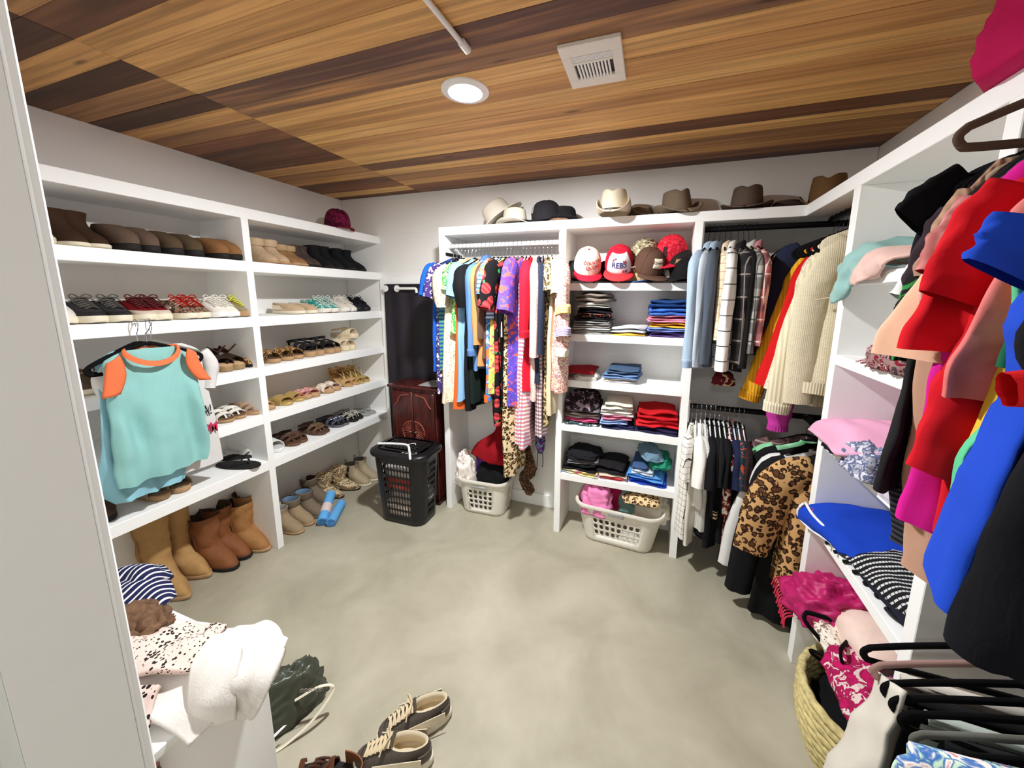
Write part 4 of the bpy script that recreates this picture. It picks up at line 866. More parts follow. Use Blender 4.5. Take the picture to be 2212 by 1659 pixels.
g4(2.05, 'black long cardigan', 'cardigan', P('plain', (24, 24, 27)), .88, 1.0, 'on the lower corner rod', (G5, H5), slv='long', sl=.70, sr=(.08, .072, .06), flare=.12, th=.045)
lf = P('leopard', (196, 154, 102), (44, 28, 18), (92, 58, 34), s=.95)
g4(1.93, 'fluffy leopard print fur coat', 'fur_coat', lf, .72, 1.0, 'on the lower corner rod', (G5, H5), cat='coat', spath=[(.16, -.13), (.27, -.17), (.33, -.26), (.365, -.42), (.38, -.58)], sr=(.07, .09, .095, .09, .075), th=.07, sh=.19, hw=.2, hem=.2, collar=lf, fold=.014)
g4(1.985, 'black velvet trousers below the fur coat', 'trousers', P('plain', (12, 12, 14)), .96, 1.0, 'on the lower corner rod', (G5, H5), cat='trousers', sh=.17, hw=.19, prof=[(-.1, -.05, .05), (-.14, -.17, .16), (-.4, -.20, .19), (-.8, -.25, .19), (-.96, -.27, .19)], th=.05)

# ------------------------------------------------------------------ folded clothes
def folded(w, d, h, plies=2, seed=0, slump=0.):
    """plies of cloth folded over, rounded toward the front (front is -y, width along x)"""
    parts = []; hp = h/plies
    for q in range(plies):
        ww = w*(1-.05*q+.03*nz(q, seed, 1)); dd = d*(1-.04*q); z0 = q*hp; rings = []
        ox_, oy_ = .012*nz(seed, q, 5), .010*nz(q, 9, seed); n = 16
        for i in range(n):
            f = i/(n-1); x = (f-.5)*ww; e = min(1, math.sin(PI*min(max(f, .02), .98))**.35); R = []
            for k in range(20):
                a = 2*PI*k/20; c, s = math.cos(a), math.sin(a)
                yy = dd/2*math.copysign(abs(c)**.5, c)*(.90+.10*e)+oy_; zz = hp/2*math.copysign(abs(s)**.8, s)*(.55+.45*e)
                wob = 1+.42*nz(x*13+seed, q*3.1, c*1.2)
                up = .75*hp*nz(x*9, seed+q*1.7, yy*8)*(z0/h+.4)
                yy += .022*nz(x*17, q+seed, s*1.5)
                R.append((x+ox_+.006*nz(yy*12, seed, zz*40), yy, max(.0006, z0+hp*.5+zz*wob+up-slump*abs(f-.5)*2*hp)))
            rings.append(R)
        parts.append(loft(rings, True, True, True))
    return merge(*parts)
def crumple(w, d, h, seed=0, amp=.22, n=40, m=24, sq=.7):
    R = []
    for i in range(m+1):
        t = PI/2*i/m*1.0; ring_ = []
        for k in range(n):
            a = 2*PI*k/n; c, s = math.cos(a), math.sin(a)
            r = max(0., math.cos(t))**.55; x, y = math.copysign(abs(c)**sq, c)*r, math.copysign(abs(s)**sq, s)*r; z = math.sin(t)
            q = nz(x*1.6+seed, y*1.6, z*1.6); q2 = nz(x*3.4+z, y*3.4+seed, z*3.4); q3 = nz(x*7+y*3, y*7+seed, z*7); g = 1+amp*(1.3*(.35-abs(q))+.9*(.3-abs(q2))+.45*(.25-abs(q3)))
            ring_.append((x*g*w/2, y*g*d/2, max(.0006, z*h*g)))
        R.append(ring_)
    return loft(R, True, True, True)
def fold(label, cat, loc, w, d, h, m, rz=0., plies=2, group=None, name='folded_shirt', seed=None, tilt=0., **k):
    seed = seed if seed is not None else random.uniform(0, 60)
    return tag(put(name, folded(w, d, h, plies, seed, **k), m, None, 180, loc, (0, tilt, rz)), label, cat, group)
def heap(label, cat, loc, w, d, h, m, rz=0., group=None, name='crumpled_shirt', amp=.25, seed=None, rot=None, sq=.7):
    seed = seed if seed is not None else random.uniform(0, 60)
    return tag(put(name, crumple(w, d, h, seed, amp, sq=sq), m, None, 180, loc, rot or (0, 0, rz)), label, cat, group)
def pile(z, uc, items, where, group, ybase=None, d=.25):
    """items from the shelf upward: words, width, height, material, plies, dx"""
    for it in items:
        words, w, h, m, pl = it[:5]; dx = it[5] if len(it) > 5 else 0.; kind = it[6] if len(it) > 6 else 'fold'
        yb = ybase or YB+.015+d/2; x = oy(YB+.02, uc, 800)[0]+dx
        lab = (words+' '+where).strip()
        if kind == 'fold': fold(lab, 'clothes', (x+random.uniform(-.008, .008), yb+random.uniform(-.012, .012), z), w*random.uniform(.94, 1.06), d, h, m, random.uniform(-.12, .12), pl, group, slump=random.uniform(0, .35))
        else: heap(lab, 'clothes', (x, yb, z), w, d, h, m, random.uniform(-.3, .3), group)
        z += h*.95
random.seed(5)
S2, S3, S4, S5 = BZ[2], BZ[3], BZ[4], BZ[5]
gq = lambda *c: P('plain', *c)
g = 'folded clothes on the second shelf'
pile(S2, 1273, [('light grey tee at the bottom of', .24, .030, gq((176, 174, 170)), 2), ('white tee second from the bottom of', .23, .028, gq((222, 220, 214)), 2), ('heather grey tee in the middle of', .23, .030, gq((150, 148, 146)), 2), ('charcoal tee in', .22, .028, gq((62, 60, 64)), 2),
    ('black tee with orange print in', .23, .026, P('blotch', (24, 24, 28), (24, 24, 28), (200, 110, 90), s=2.), 2), ('black folded tee in', .22, .034, gq((24, 24, 30)), 2), ('white folded top in', .20, .040, gq((228, 226, 218)), 3), ('taupe rolled sweater on top of', .22, .055, gq((128, 116, 108)), 2, .01)], 'the left stack, second shelf', g)
pile(S2, 1356, [('golden yellow tee under the white one', .21, .020, gq((226, 180, 70)), 1), ('white tee with faint print beside the black stack', .20, .040, P('dye', (226, 226, 224), (206, 210, 216)), 2)], 'on the second shelf', g)
pile(S2, 1436, [('purple folded tee at the bottom of', .24, .034, gq((112, 84, 150)), 2), ('periwinkle tee in', .24, .026, gq((128, 152, 214)), 2), ('mustard yellow tee in', .22, .032, gq((238, 184, 60)), 2), ('pink folded tee in', .22, .042, gq((232, 150, 176)), 3),
    ('bright blue bunched top in', .22, .05, gq((72, 122, 206)), 2), ('dark blue top on top of', .22, .05, gq((32, 66, 122)), 2)], 'the right stack, second shelf', g)
g = 'folded clothes on the third shelf'
pile(S3, 1262, [('white crumpled tee', .16, .045, gq((228, 224, 216)), 2, 0, 'heap'), ('dark red thin top lying over the white tee', .20, .028, gq((164, 28, 38)), 1, -.04)], 'on the third shelf', g)
pile(S3, 1345, [('white folded shorts under the jeans', .22, .030, gq((230, 226, 220)), 2, -.01), ('light blue denim shorts', .22, .035, P('denim', (110, 140, 184), (92, 120, 166)), 2), ('dark denim jeans on top of the light pair', .21, .030, P('denim', (70, 92, 122), (60, 80, 110)), 2)], 'on the third shelf', g)
g = 'folded clothes on the fourth shelf'
pile(S4, 1258, [('white and teal patterned tee at the bottom of', .22, .024, P('blotch', (214, 220, 218), (60, 80, 84), s=2.), 1), ('hot pink tee in', .22, .022, gq((226, 90, 140)), 2), ('light grey tee in', .22, .022, gq((190, 184, 180)), 1), ('brown folded tee in', .22, .024, gq((92, 76, 70)), 1), ('grey tee in', .21, .02, gq((120, 116, 116)), 1),
    ('dark plum sweatshirt bunched on top of', .21, .095, P('blotch', (36, 24, 34), (36, 24, 34), (150, 130, 140), s=1.), 1, -.005, 'heap')], 'the left stack, fourth shelf', g)
pile(S4, 1335, [('navy tee at the bottom of', .21, .034, gq((46, 50, 92)), 2), ('pale blue top in', .18, .034, gq((150, 176, 220)), 2, -.01), ('pink top in', .19, .028, gq((226, 130, 160)), 2), ('white lace blouse in', .20, .045, gq((230, 226, 220)), 3), ('off white knit on top of', .19, .040, gq((226, 222, 208)), 2, .0)], 'the middle stack, fourth shelf', g)
pile(S4, 1424, [('navy folded sweatshirt under the red ones', .25, .045, gq((44, 40, 76)), 2, .01), ('bright red sweatshirt with rolled edge', .25, .055, gq((216, 36, 46)), 2), ('dark red sweatshirt on top of the red pile', .24, .055, gq((192, 24, 34)), 2, .01)], 'on the fourth shelf', g)
g = 'folded clothes on the fifth shelf'
pile(S5, 1262, [('pink tie dye tee under the black pile', .25, .03, P('dye', (236, 150, 200), (244, 226, 130), (120, 160, 230)), 2), ('black leggings folded in', .24, .045, gq((22, 22, 25)), 2), ('heather grey top in', .22, .035, gq((112, 110, 112)), 2), ('black top heaped on top of', .22, .045, gq((28, 28, 32)), 1, 0, 'heap')], 'the left stack, fifth shelf', g)
pile(S5, 1330, [('coral red folded tee', .19, .024, gq((220, 80, 92)), 2), ('cream edged tee', .18, .016, gq((226, 210, 190)), 1), ('black folded tee bundle', .19, .062, gq((30, 28, 32)), 2)], 'in the middle of the fifth shelf', g)
pile(S5, 1412, [('royal blue folded tee at the bottom of', .23, .034, gq((40, 80, 200)), 2), ('sky blue tee in', .22, .04, gq((92, 160, 232)), 2), ('white and blue top in', .14, .028, gq((216, 226, 240)), 2, -.02), ('dark denim shorts at the left of', .10, .03, P('denim', (70, 96, 140), (60, 82, 124)), 2, -.05), ('teal green crumpled top at the right of', .13, .05, gq((40, 140, 110)), 1, .075, 'heap'), ('grey blue crumpled top on top of', .13, .045, gq((110, 140, 160)), 1, .01, 'heap')], 'the right stack, fifth shelf', g)
tag(put('knit_beanie', crumple(.11, .08, .07, 4, .2), P('blotch', (96, 24, 34), (96, 24, 34), (206, 184, 140), s=1.), None, 180, (oy(2.36, 1560, 825)[0], 2.33, oy(2.33, 1560, 830)[2])), 'maroon and cream knit hat tucked under the checked shirts', 'hat')
# ------------------------------------------------------------------ caps and hats
def crown_pt(az, el, R=.088, H=.115, k=1.0):
    e = el; r = R*math.cos(e)**.62*k
    return np.array([r*1.06*math.cos(az), r*.90*math.sin(az), H*math.sin(e)**.92*k if e > 0 else 0.])
def cap(label, loc, rot, m, brim, group, front=None, button=None, words=(), patch_m=None, shape=None, under=None):
    pt_ = rot[1]; lift = max(.176*math.sin(pt_)-.012, .02)*1.1
    t = thing('baseball_cap', label, 'cap', (loc[0], loc[1], loc[2]+lift), rot, group); t.scale = (1.1, 1.1, 1.1)
    els = [PI/2*(i/12) for i in range(12)]+[PI/2-.02]
    put('crown', loft([[crown_pt(2*PI*k/36, e) for k in range(36)] for e in els], True, False, True), m, t, 180)
    put('seam', merge(*[tube([crown_pt(a, e, k=1.004) for e in np.linspace(.05, PI/2-.05, 9)], .0012, 4) for a in np.linspace(0, 2*PI, 6, endpoint=False)+.0]), m, t)
    put('button', move(lathe([(.0001, .004), (.006, .002), (.007, -.002)], 10), (0, 0, .116)), button or brim, t)
    G = []
    for f in np.linspace(0, 1, 8):
        row_ = []
        for a in np.linspace(-1.25, 1.25, 19):
            p = crown_pt(a, .0); L = .072*math.cos(a*.95)**.6*f
            row_.append((p[0]+L*math.cos(a*.45)*1., p[1]*(1+.12*f), .004+.010*f-.032*(abs(math.sin(a))**2.2)*(.35+.65*f)))
        G.append(row_)
    put('brim', sheet(G, .004), brim, t, 180)
    if front: put('front_panel', sheet([[crown_pt(a, e, k=1.012) for a in np.linspace(-.95, .95, 15)] for e in np.linspace(.02, 1.18, 9)], .002), front, t, 180)
    if patch_m:
        w_, e0, e1, mm = patch_m; put('patch', sheet([[crown_pt(a, e, k=1.03) for a in np.linspace(-w_, w_, 7)] for e in np.linspace(e0, e1, 5)], .003), mm, t, 180)
    for txt, size, az0, el0, mm in words:
        lettering(t, txt, size, lambda x, z: crown_pt(az0+x/.082, el0+z/.105, k=1.07 if patch_m else 1.042), mm)
    if shape:
        for pts, az0, el0, mm in shape:
            V = [crown_pt(az0+x/.085, el0+z/.105, k=1.036) for x, z in pts]; put('emblem', (V+[v*1.006 for v in V], [tuple(range(len(V))), tuple(range(2*len(V)-1, len(V)-1, -1))]+[(i, (i+1) % len(V), (i+1) % len(V)+len(V), i+len(V)) for i in range(len(V))]), mm, t, 0)
    return t
def lettering(parent, txt, size, fn, m, name='lettering', bold=True):
    cu = bpy.data.curves.new('letters', 'FONT'); cu.body = txt; cu.size = size; cu.align_x = 'CENTER'; cu.align_y = 'CENTER'
    cu.extrude = 0; cu.offset = size*.018 if bold else 0; cu.resolution_u = 3
    o = bpy.data.objects.new('letters', cu); COL.objects.link(o)
    me = bpy.data.meshes.new_from_object(o.evaluated_get(bpy.context.evaluated_depsgraph_get()))
    bpy.data.objects.remove(o)
    bm = bmesh.new(); bm.from_mesh(me); bmesh.ops.triangulate(bm, faces=bm.faces[:]); 
    bmesh.ops.subdivide_edges(bm, edges=[e for e in bm.edges if e.calc_length() > .006], cuts=2, use_grid_fill=True)
    for v in bm.verts: v.co = [float(q) for q in fn(v.co.x, v.co.y)]
    bm.to_mesh(me); bm.free(); me.materials.clear()
    return put(name, me, m, parent)
def star(r, cx, cz): return [(cx+(r if i % 2 == 0 else r*.42)*math.sin(i*PI/5), cz+(r if i % 2 == 0 else r*.42)*math.cos(i*PI/5)) for i in range(10)]
CS = BZ[1]; G8 = 'caps on the top shelf of the back unit'
redc, whitec = P('plain', (206, 30, 54)), P('plain', (240, 232, 214)); redp = plain('red_print', (196, 28, 44), .8); navyp = plain('navy_print', (60, 66, 120), .8)
def capat(u, v, y, z=CS): p = oy(y, u, v); return (p[0], y, z)
tl = lambda yaw, pitch: (0, math.radians(pitch), math.radians(yaw))
cap('white cap with red brim reading COUNTRY QUEEN', capat(1268, 600, 2.42, CS+.001), tl(-74, 36), whitec, redc, G8, button=redc, words=[('COUNTRY', .026, .30, .66, redp), ('QUEEN', .026, .28, .40, redp)])
cap('red cap with white front reading REBS and stars', capat(1336, 600, 2.415, CS+.001), tl(-84, 38), redc, P('plain', (222, 54, 62)), G8, front=P('plain', (240, 236, 236)), words=[('REBS', .042, .0, .48, navyp), ('M', .03, .42, .62, redp)],
    shape=[(star(.011, -.038, .078), 0, 0, redp), (star(.009, -.024, .088), 0, 0, navyp), (star(.010, .026, .018), 0, 0, redp), (star(.010, .042, .016), 0, 0, navyp)])
cap('camouflage cap at the back above the brown cap', capat(1396, 560, 2.50, CS+.085), tl(-120, 24), P('camo', (150, 140, 112), (72, 64, 50), (206, 196, 164), s=1.5), P('camo', (160, 150, 122), (72, 64, 50), (206, 196, 164), s=1.5), G8)
cap('red mesh cap with dark state shaped emblem', capat(1452, 560, 2.46, CS+.075), tl(-112, 30), P('tweed', (214, 34, 56), (190, 24, 44), (226, 60, 78), s=.7), redc, G8, shape=[([(-.018, -.02), (-.004, -.024), (.006, -.022), (.010, .03), (-.010, .032), (-.016, .01)], 0.05, .55, plain('dark_applique', (60, 22, 34), .9))])
bc = P('plain', (92, 66, 54))
cap('brown and tan cap with cream script patch', capat(1398, 600, 2.40, CS+.001), tl(-58, 30), bc, bc, G8, patch_m=(.36, .36, .86, P('plain', (236, 224, 200))), words=[('Cowboy', .020, 0, .62, plain('brown_print', (70, 44, 34), .8))])
cap('black cap with tan leather patch at the shelf end', capat(1470, 600, 2.44, CS+.001), tl(-96, 24), gq((36, 32, 30)), gq((30, 28, 28)), G8, patch_m=(.34, .40, .92, leather((150, 112, 84))), words=[('ROUGHER', .014, 0, .64, plain('burnt_print', (84, 56, 40), .8))])
cap('black cap under the white COUNTRY QUEEN cap', capat(1240, 606, 2.46, CS), tl(-160, 2), gq((24, 24, 27)), gq((44, 44, 48)), G8)
cap('black cap hidden behind the red brims', capat(1312, 606, 2.52, CS), tl(-80, 2), gq((22, 20, 24)), gq((22, 20, 24)), G8)
cap('black visor cap with cream piping', capat(1478, 612, 2.385, CS), tl(-80, 4), gq((20, 19, 20)), gq((24, 22, 22)), G8, button=gq((230, 200, 160)))
cap('tan backed cap behind the brown one', capat(1372, 600, 2.49, CS), tl(-70, 8), P('plain', (222, 186, 134)), P('plain', (60, 110, 190)), G8)
heap('white crumpled bandana between the caps', 'bandana', capat(1446, 604, 2.39, CS), .06, .05, .075, gq((214, 208, 190)), name='bandana')
# hats on the top board
def hat(label, loc, rot, m, group, brim=.17, curl=.075, ch=.125, crease=.035, band_m=None, cr=.098, kind='cowboy_hat', dip=.02, pinch=.25, buckle=None):
    t = thing(kind, label, 'hat', loc, rot, group); N = 44; R = []
    for e in np.linspace(0, 1, 13):
        q = []
        for k in range(N):
            a = 2*PI*k/N; rr = (1-.20*e**1.5) if e < .8 else (1-.2*.8**1.5)*math.cos((e-.8)/.2*PI/2*.98)
            x, y = cr*1.06*rr*math.cos(a), cr*.84*rr*math.sin(a)
            y *= 1-pinch*max(0, math.cos(a))**3*e
            z = ch*(e/.86 if e < .8 else .93+.07*math.sin((e-.8)/.2*PI/2)); z -= crease*math.exp(-(y/.022)**2)*max(0, (e-.62)/.38)*(1 if abs(x) < cr else .6)
            q.append((x, y, z))
        R.append(q)
    put('crown', loft(R, True, False, True), m, t, 180)
    G = []
    for f in np.linspace(0, 1, 9):
        q = []
        for k in range(N+1):
            a = 2*PI*k/N; c, s = math.cos(a), math.sin(a); x0, y0 = cr*1.06*c, cr*.84*s; x1, y1 = brim*1.08*c, brim*.86*s
            x, y = x0+(x1-x0)*f, y0+(y1-y0)*f; up = curl*abs(s)**2.4*f**1.7; y *= 1-.32*(abs(s)**2.4)*f**1.6*(curl/.075)
            q.append((x, y, .004+up-dip*f*f*abs(c)**3))
        G.append(q)
    put('brim', sheet(G, .005), m, t, 180)
    if band_m: put('hat_band', loft([[((cr*1.06*(1+.012))*math.cos(a), (cr*.84*1.012)*math.sin(a), z) for a in np.linspace(0, 2*PI, N, endpoint=False)] for z in (.006, .02)]), band_m, t, 180)
    if buckle: put('buckle', bbox(-.004, .004, -cr*.87, -cr*.84, .004, .024), buckle, t, 0)
    return t
HT = BZ[0]; G9 = 'hats along the top of the back unit'
felt = lambda *c: P('plain', *c)
def hatat(u, v, y, dz=0.): p = oy(y, u, v); return (p[0], y, HT+dz)
hat('cream felt hat leaning on its brim, leftmost on the unit', hatat(1083, 478, 2.50, .065), (0, math.radians(-36), math.radians(12)), felt((222, 214, 200)), G9, .165, .0, .125, .02, kind='felt_hat', dip=.0)
hat('small cream felt hat in front of the leaning one', hatat(1112, 482, 2.40, .012), (0, 0, math.radians(-20)), felt((214, 206, 190)), G9, .13, .02, .095, .015, kind='felt_hat', cr=.085, band_m=felt((196, 186, 168)))
hc = cap('black trucker cap with pale patch on top of the unit', hatat(1182, 470, 2.44, .0), tl(-150, 6), felt((40, 38, 42)), felt((28, 27, 30)), G9, patch_m=(.3, .35, .8, P('plain', (160, 150, 140))))
hat('black felt cowboy hat behind the black trucker cap', hatat(1215, 470, 2.48, .012), (0, 0, math.radians(10)), felt((34, 32, 36)), G9, .15, .03, .10, .02, cr=.09)
heap('brown fur trim lying under the black hat', 'fur trim', hatat(1208, 472, 2.37, 0), .12, .05, .02, P('fur', (150, 116, 90), (100, 76, 60)), name='fur_trim')
hat('cream cowboy hat with dark band overhanging the board', hatat(1325, 472, 2.375, .022), (0, 0, math.radians(-88)), felt((232, 220, 196)), G9, .165, .085, .14, .03, band_m=plain('dark_band', (50, 36, 30), .5), kind='cowboy_hat', buckle=plain('gold_buckle', (190, 150, 70), .3, .5, .6))
hat('grey brown cowboy hat behind the cream one', hatat(1385, 462, 2.52, .02), (0, 0, math.radians(-70)), felt((120, 106, 92)), G9, .15, .07, .06, .03, cr=.085)
hat('taupe felt cowboy hat with wide side brim', hatat(1462, 458, 2.46, .022), (math.radians(6), 0, math.radians(-72)), felt((124, 108, 90)), G9, .175, .05, .13, .03, dip=.03)
hat('dark taupe cowboy hat in the middle of the corner board', hatat(1612, 445, 2.47, .02), (0, 0, math.radians(-100)), felt((98, 82, 72)), G9, .17, .03, .125, .025)
hat('golden brown cowboy hat in the far corner', hatat(1788, 418, 2.46, .03), (0, math.radians(8), math.radians(-110)), felt((118, 88, 56)), G9, .17, .045, .14, .03)
hat('dark brown brim of a hat lying flat beside the corner', hatat(1700, 436, 2.50, .012), (0, 0, 0), felt((72, 58, 50)), G9, .12, .02, .05, .01, cr=.07)
cap('maroon cap at the far end of the shoe shelving', (XL-.10, oz(LZ[0], 745, 497)[1], LZ[0]+.001), tl(-20, 12), P('blotch', (128, 30, 66), (96, 20, 52), (60, 14, 40), s=1.4), P('plain', (130, 24, 44)), None)
tag(put('crumpled_hat', crumple(.30, .26, .24, 3, .22), P('plain', (176, 16, 76)), None, 180, (.765, 1.10, RZ[0])), 'magenta soft bag on top of the right unit, cut by the frame', 'bag')
tag(put('crumpled_hat', crumple(.26, .24, .2, 7, .2), P('plain', (110, 8, 22)), None, 180, (.80, 1.05, RZ[0]+.19)), 'dark red soft bag above the magenta one at the frame corner', 'bag')
# ------------------------------------------------------------------ laundry baskets with real openings
def rrect(u, w, d, rf=.30):
    """point on a rounded rectangle by length, u in 0..1, starting at the middle of the front (-y) and running toward +x"""
    r = rf*min(w, d); a, b, q = w-2*r, d-2*r, r*PI/2; t = (u % 1.)*(2*a+2*b+4*q)
    for L, kind, x, y, h in ((a/2, 0, 0, -d/2, 0), (q, 1, w/2-r, -d/2+r, -PI/2), (b, 0, w/2, -d/2+r, PI/2), (q, 1, w/2-r, d/2-r, 0), (a, 0, w/2-r, d/2, PI), (q, 1, -w/2+r, d/2-r, PI/2), (b, 0, -w/2, d/2-r, -PI/2), (q, 1, -w/2+r, -d/2+r, PI), (a/2+1, 0, -w/2+r, -d/2, 0)):
        if t <= L: return (x+math.cos(h)*t, y+math.sin(h)*t) if kind == 0 else (x+r*math.cos(h+t/r), y+r*math.sin(h+t/r))
        t -= L
def ucols(W, D, cf, cs, fill=.9, rf=.30, nc=4):
    """cell borders round the wall with cf pierced columns front and back and cs on each side"""
    r = rf*min(W, D); a, b, q = W-2*r, D-2*r, r*PI/2; P_ = 2*a+2*b+4*q; us, hol = [], []
    def seg(u0, L, n, f):
        m = L*(1-f)/2
        us.append(u0/P_)
        if n:
            hol.append(False)
            for k in range(n): us.append((u0+m+L*f*k/n)/P_); hol.append(True)
            us.append((u0+m+L*f)/P_); hol.append(False)
        else: hol.append(False)
    def arc(u0):
        for k in range(nc): us.append((u0+q*k/nc)/P_); hol.append(False)
    u = -a/2
    for L, n in ((a, cf), (b, cs), (a, cf), (b, cs)):
        seg(u, L, n, fill); u += L; arc(u); u += q
    us.append(us[0]+1.); return us, hol
def holed(fn, us, vs, hole, nh=12, rx=.34, ry=.34):
    """wall over u, v cells; hole(i, j) says which cells are pierced"""
    V, F, seen = [], [], {}
    def add(u, v):
        p = tuple(fn(u, v)); k = tuple(round(c, 5) for c in p)
        if k not in seen: seen[k] = len(V); V.append(p)
        return seen[k]
    for i in range(len(us)-1):
        for j in range(len(vs)-1):
            u0, u1, v0, v1 = us[i], us[i+1], vs[j], vs[j+1]; uc, vc, du, dv = (u0+u1)/2, (v0+v1)/2, u1-u0, v1-v0
            if hole(i, j):
                O, I = [], []
                for k in range(nh):
                    a = 2*PI*(k+.5)/nh; c, s = math.cos(a), math.sin(a); m = max(abs(c), abs(s))
                    O.append(add(uc+du/2*c/m, vc+dv/2*s/m)); I.append(add(uc+rx*du*math.copysign(abs(c)**.8, c), vc+ry*dv*math.copysign(abs(s)**.8, s)))
                for k in range(nh):
                    q = (k+1) % nh; F.append((O[k], O[q], I[q], I[k]))
                # corners of the cell
                for cu, cv in ((u0, v0), (u1, v0), (u1, v1), (u0, v1)):
                    b = min(range(nh), key=lambda k: 0)
                    best = sorted(range(nh), key=lambda k: (V[O[k]][0]-fn(cu, cv)[0])**2+(V[O[k]][1]-fn(cu, cv)[1])**2+(V[O[k]][2]-fn(cu, cv)[2])**2)[:2]
                    F.append((add(cu, cv), O[best[0]], O[best[1]]))
            else: F.append((add(u0, v0), add(u1, v0), add(u1, v1), add(u0, v1)))
    return V, F
def solid(o, th=.003):
    m = o.modifiers.new('solid', 'SOLIDIFY'); m.thickness = th; m.offset = 0; return o
def basket(label, loc, rz, W, D, H, taper, m, nrow, u_front, name='laundry_basket', group=None, hrx=.34, hry=.36, v0=.22, v1=.80, side=True):
    t = thing(name, label, 'basket', loc, (0, 0, rz), group)
    fn = lambda u, v: (lambda p: (p[0], p[1], .006+v*(H-.006)))(rrect(u, W*(taper+(1-taper)*v), D*(taper+(1-taper)*v)))
    us, hc = ucols(W, D, *u_front); vs = [0, .06, v0]+[v0+(v1-v0)*(k+1)/nrow for k in range(nrow)]+[.93, 1.]
    hol = lambda i, j: 2 < j+1 <= 2+nrow and hc[i]
    o = put('wall', holed(fn, us, vs, hol, 12, hrx, hry), m, t, 60); solid(o, .003)
    put('bottom', loft([[(*rrect(u, W*taper*k, D*taper*k), z) for u in np.linspace(0, 1, 48, endpoint=False)] for k, z in ((.96, .001), (1., .008), (.96, .012))], True, True, True), m, t, 60)
    R = lambda k, z: [(*rrect(u, W+k, D+k), z) for u in np.linspace(0, 1, 64, endpoint=False)]
    put('rim', loft([R(0, H-.012), R(.026, H-.016), R(.034, H-.004), R(.026, H+.006), R(-.002, H+.004), R(0, H-.012)]), m, t, 60)
    return t
PLW = plain('ivory_plastic', (226, 222, 210), .4, .4)
t = basket('white laundry basket with round holes standing in the left hanging bay', (-1.20, 2.445, 0), math.radians(3), .40, .27, .275, .84, PLW, 4, (5, 3), v0=.14, v1=.74, hrx=.33)
put('handle', bbox(-.06, .06, -.155, -.140, .225, .245, .005), plain('grey_plastic', (150, 150, 148), .5), t)
t = basket('long white laundry basket with round holes under the bottom shelf', (-.175, 2.425, 0), math.radians(-4), .56, .30, .27, .80, PLW, 3, (8, 0), v0=.20, v1=.70, hrx=.32)
put('handle', bbox(-.05, .05, -.172, -.158, .235, .265, .006), plain('grey_plastic', (150, 150, 148), .5), t)
# black hamper with a lid
HX, HY = -1.70, 2.135
t = basket('tall black hamper with slotted sides in front of the dark cabinet', (HX, HY, 0), math.radians(2), .43, .28, .54, .84, BLACKP, 8, (9, 5), name='laundry_hamper', v0=.10, v1=.88, hrx=.40, hry=.40)
put('lid', loft([[(*rrect(u, .47*k, .32*k), z) for u in np.linspace(0, 1, 64, endpoint=False)] for k, z in ((1., .515), (1.03, .528), (1.02, .546), (.94, .556), (.80, .560))], True, False, False), BLACKP, t, 60)
o = put('lid_grille', holed(lambda u, v: (-.16+.32*u, -.105+.21*v, .559+.012*math.sin(PI*u)*math.sin(PI*v)), list(np.linspace(0, 1, 11)), list(np.linspace(0, 1, 8)), lambda i, j: 1 <= i <= 8 and 1 <= j <= 5, 8, .32, .30), BLACKP, t, 60); solid(o, .003)
gb_ = 'laundry seen inside the black hamper'
for i, (x, y, z, w_, h_, c) in enumerate(((-.03, 0, .02, .30, .16, (236, 220, 206)), (.03, .01, .17, .30, .10, (200, 190, 190)), (-.02, 0, .26, .31, .10, (206, 92, 84)), (0, 0, .35, .30, .13, (222, 216, 210)))):
    heap(['pale laundry at the bottom of', 'grey laundry low inside', 'coral red laundry inside', 'white laundry at the top of'][i]+' the black hamper', 'clothes', (HX+x, HY+y, z), w_*1.04, .19, h_, gq(c), group=gb_, amp=.06, sq=.5)
t = thing('clothes_hanger', 'white plastic hanger lying on the black hamper lid', 'hanger', (HX+.03, HY-.03, .577), (math.radians(90-180), 0, math.radians(-14)))
put('shoulder_bar', tube([(-.20, .0, -.10), (-.10, 0, -.035), (0, 0, .0), (.10, 0, -.06), (.20, .0, -.135)], .0085, 8, 20), WHITEP, t)
put('hook', tube([(0, 0, 0), (0, 0, .03), (.02, 0, .055), (.045, 0, .04)], .003, 6, 12), WHITEP, t)
heap('clear plastic bag of white balls in the white basket', 'plastic bag', (-1.345, 2.40, .20), .15, .16, .235, P('blotch', (236, 224, 214), (244, 240, 234), (214, 190, 180), s=.9), name='plastic_bag', amp=.3)
heap('black folded leggings piled in the white basket', 'clothes', (-1.15, 2.445, .17), .25, .18, .22, gq((22, 22, 25)), amp=.12)
heap('purple top tucked behind the black leggings', 'clothes', (-1.22, 2.50, .27), .22, .12, .19, gq((104, 62, 160)))
tag(put('draped_dress', patch([[(-1.07, 2.50, .80), (-1.02, 2.49, .80), (-.98, 2.50, .80)], [(-1.14, 2.47, .62), (-1.05, 2.43, .63), (-.97, 2.46, .62)], [(-1.27, 2.42, .52), (-1.10, 2.36, .50), (-.96, 2.42, .50)], [(-1.30, 2.40, .45), (-1.12, 2.35, .42), (-.96, 2.42, .40)]], 22, 18, .012, .012, 9, 2), gq((140, 12, 24)), None, 180), 'dark red velvet dress end draped onto the basket pile', 'dress')
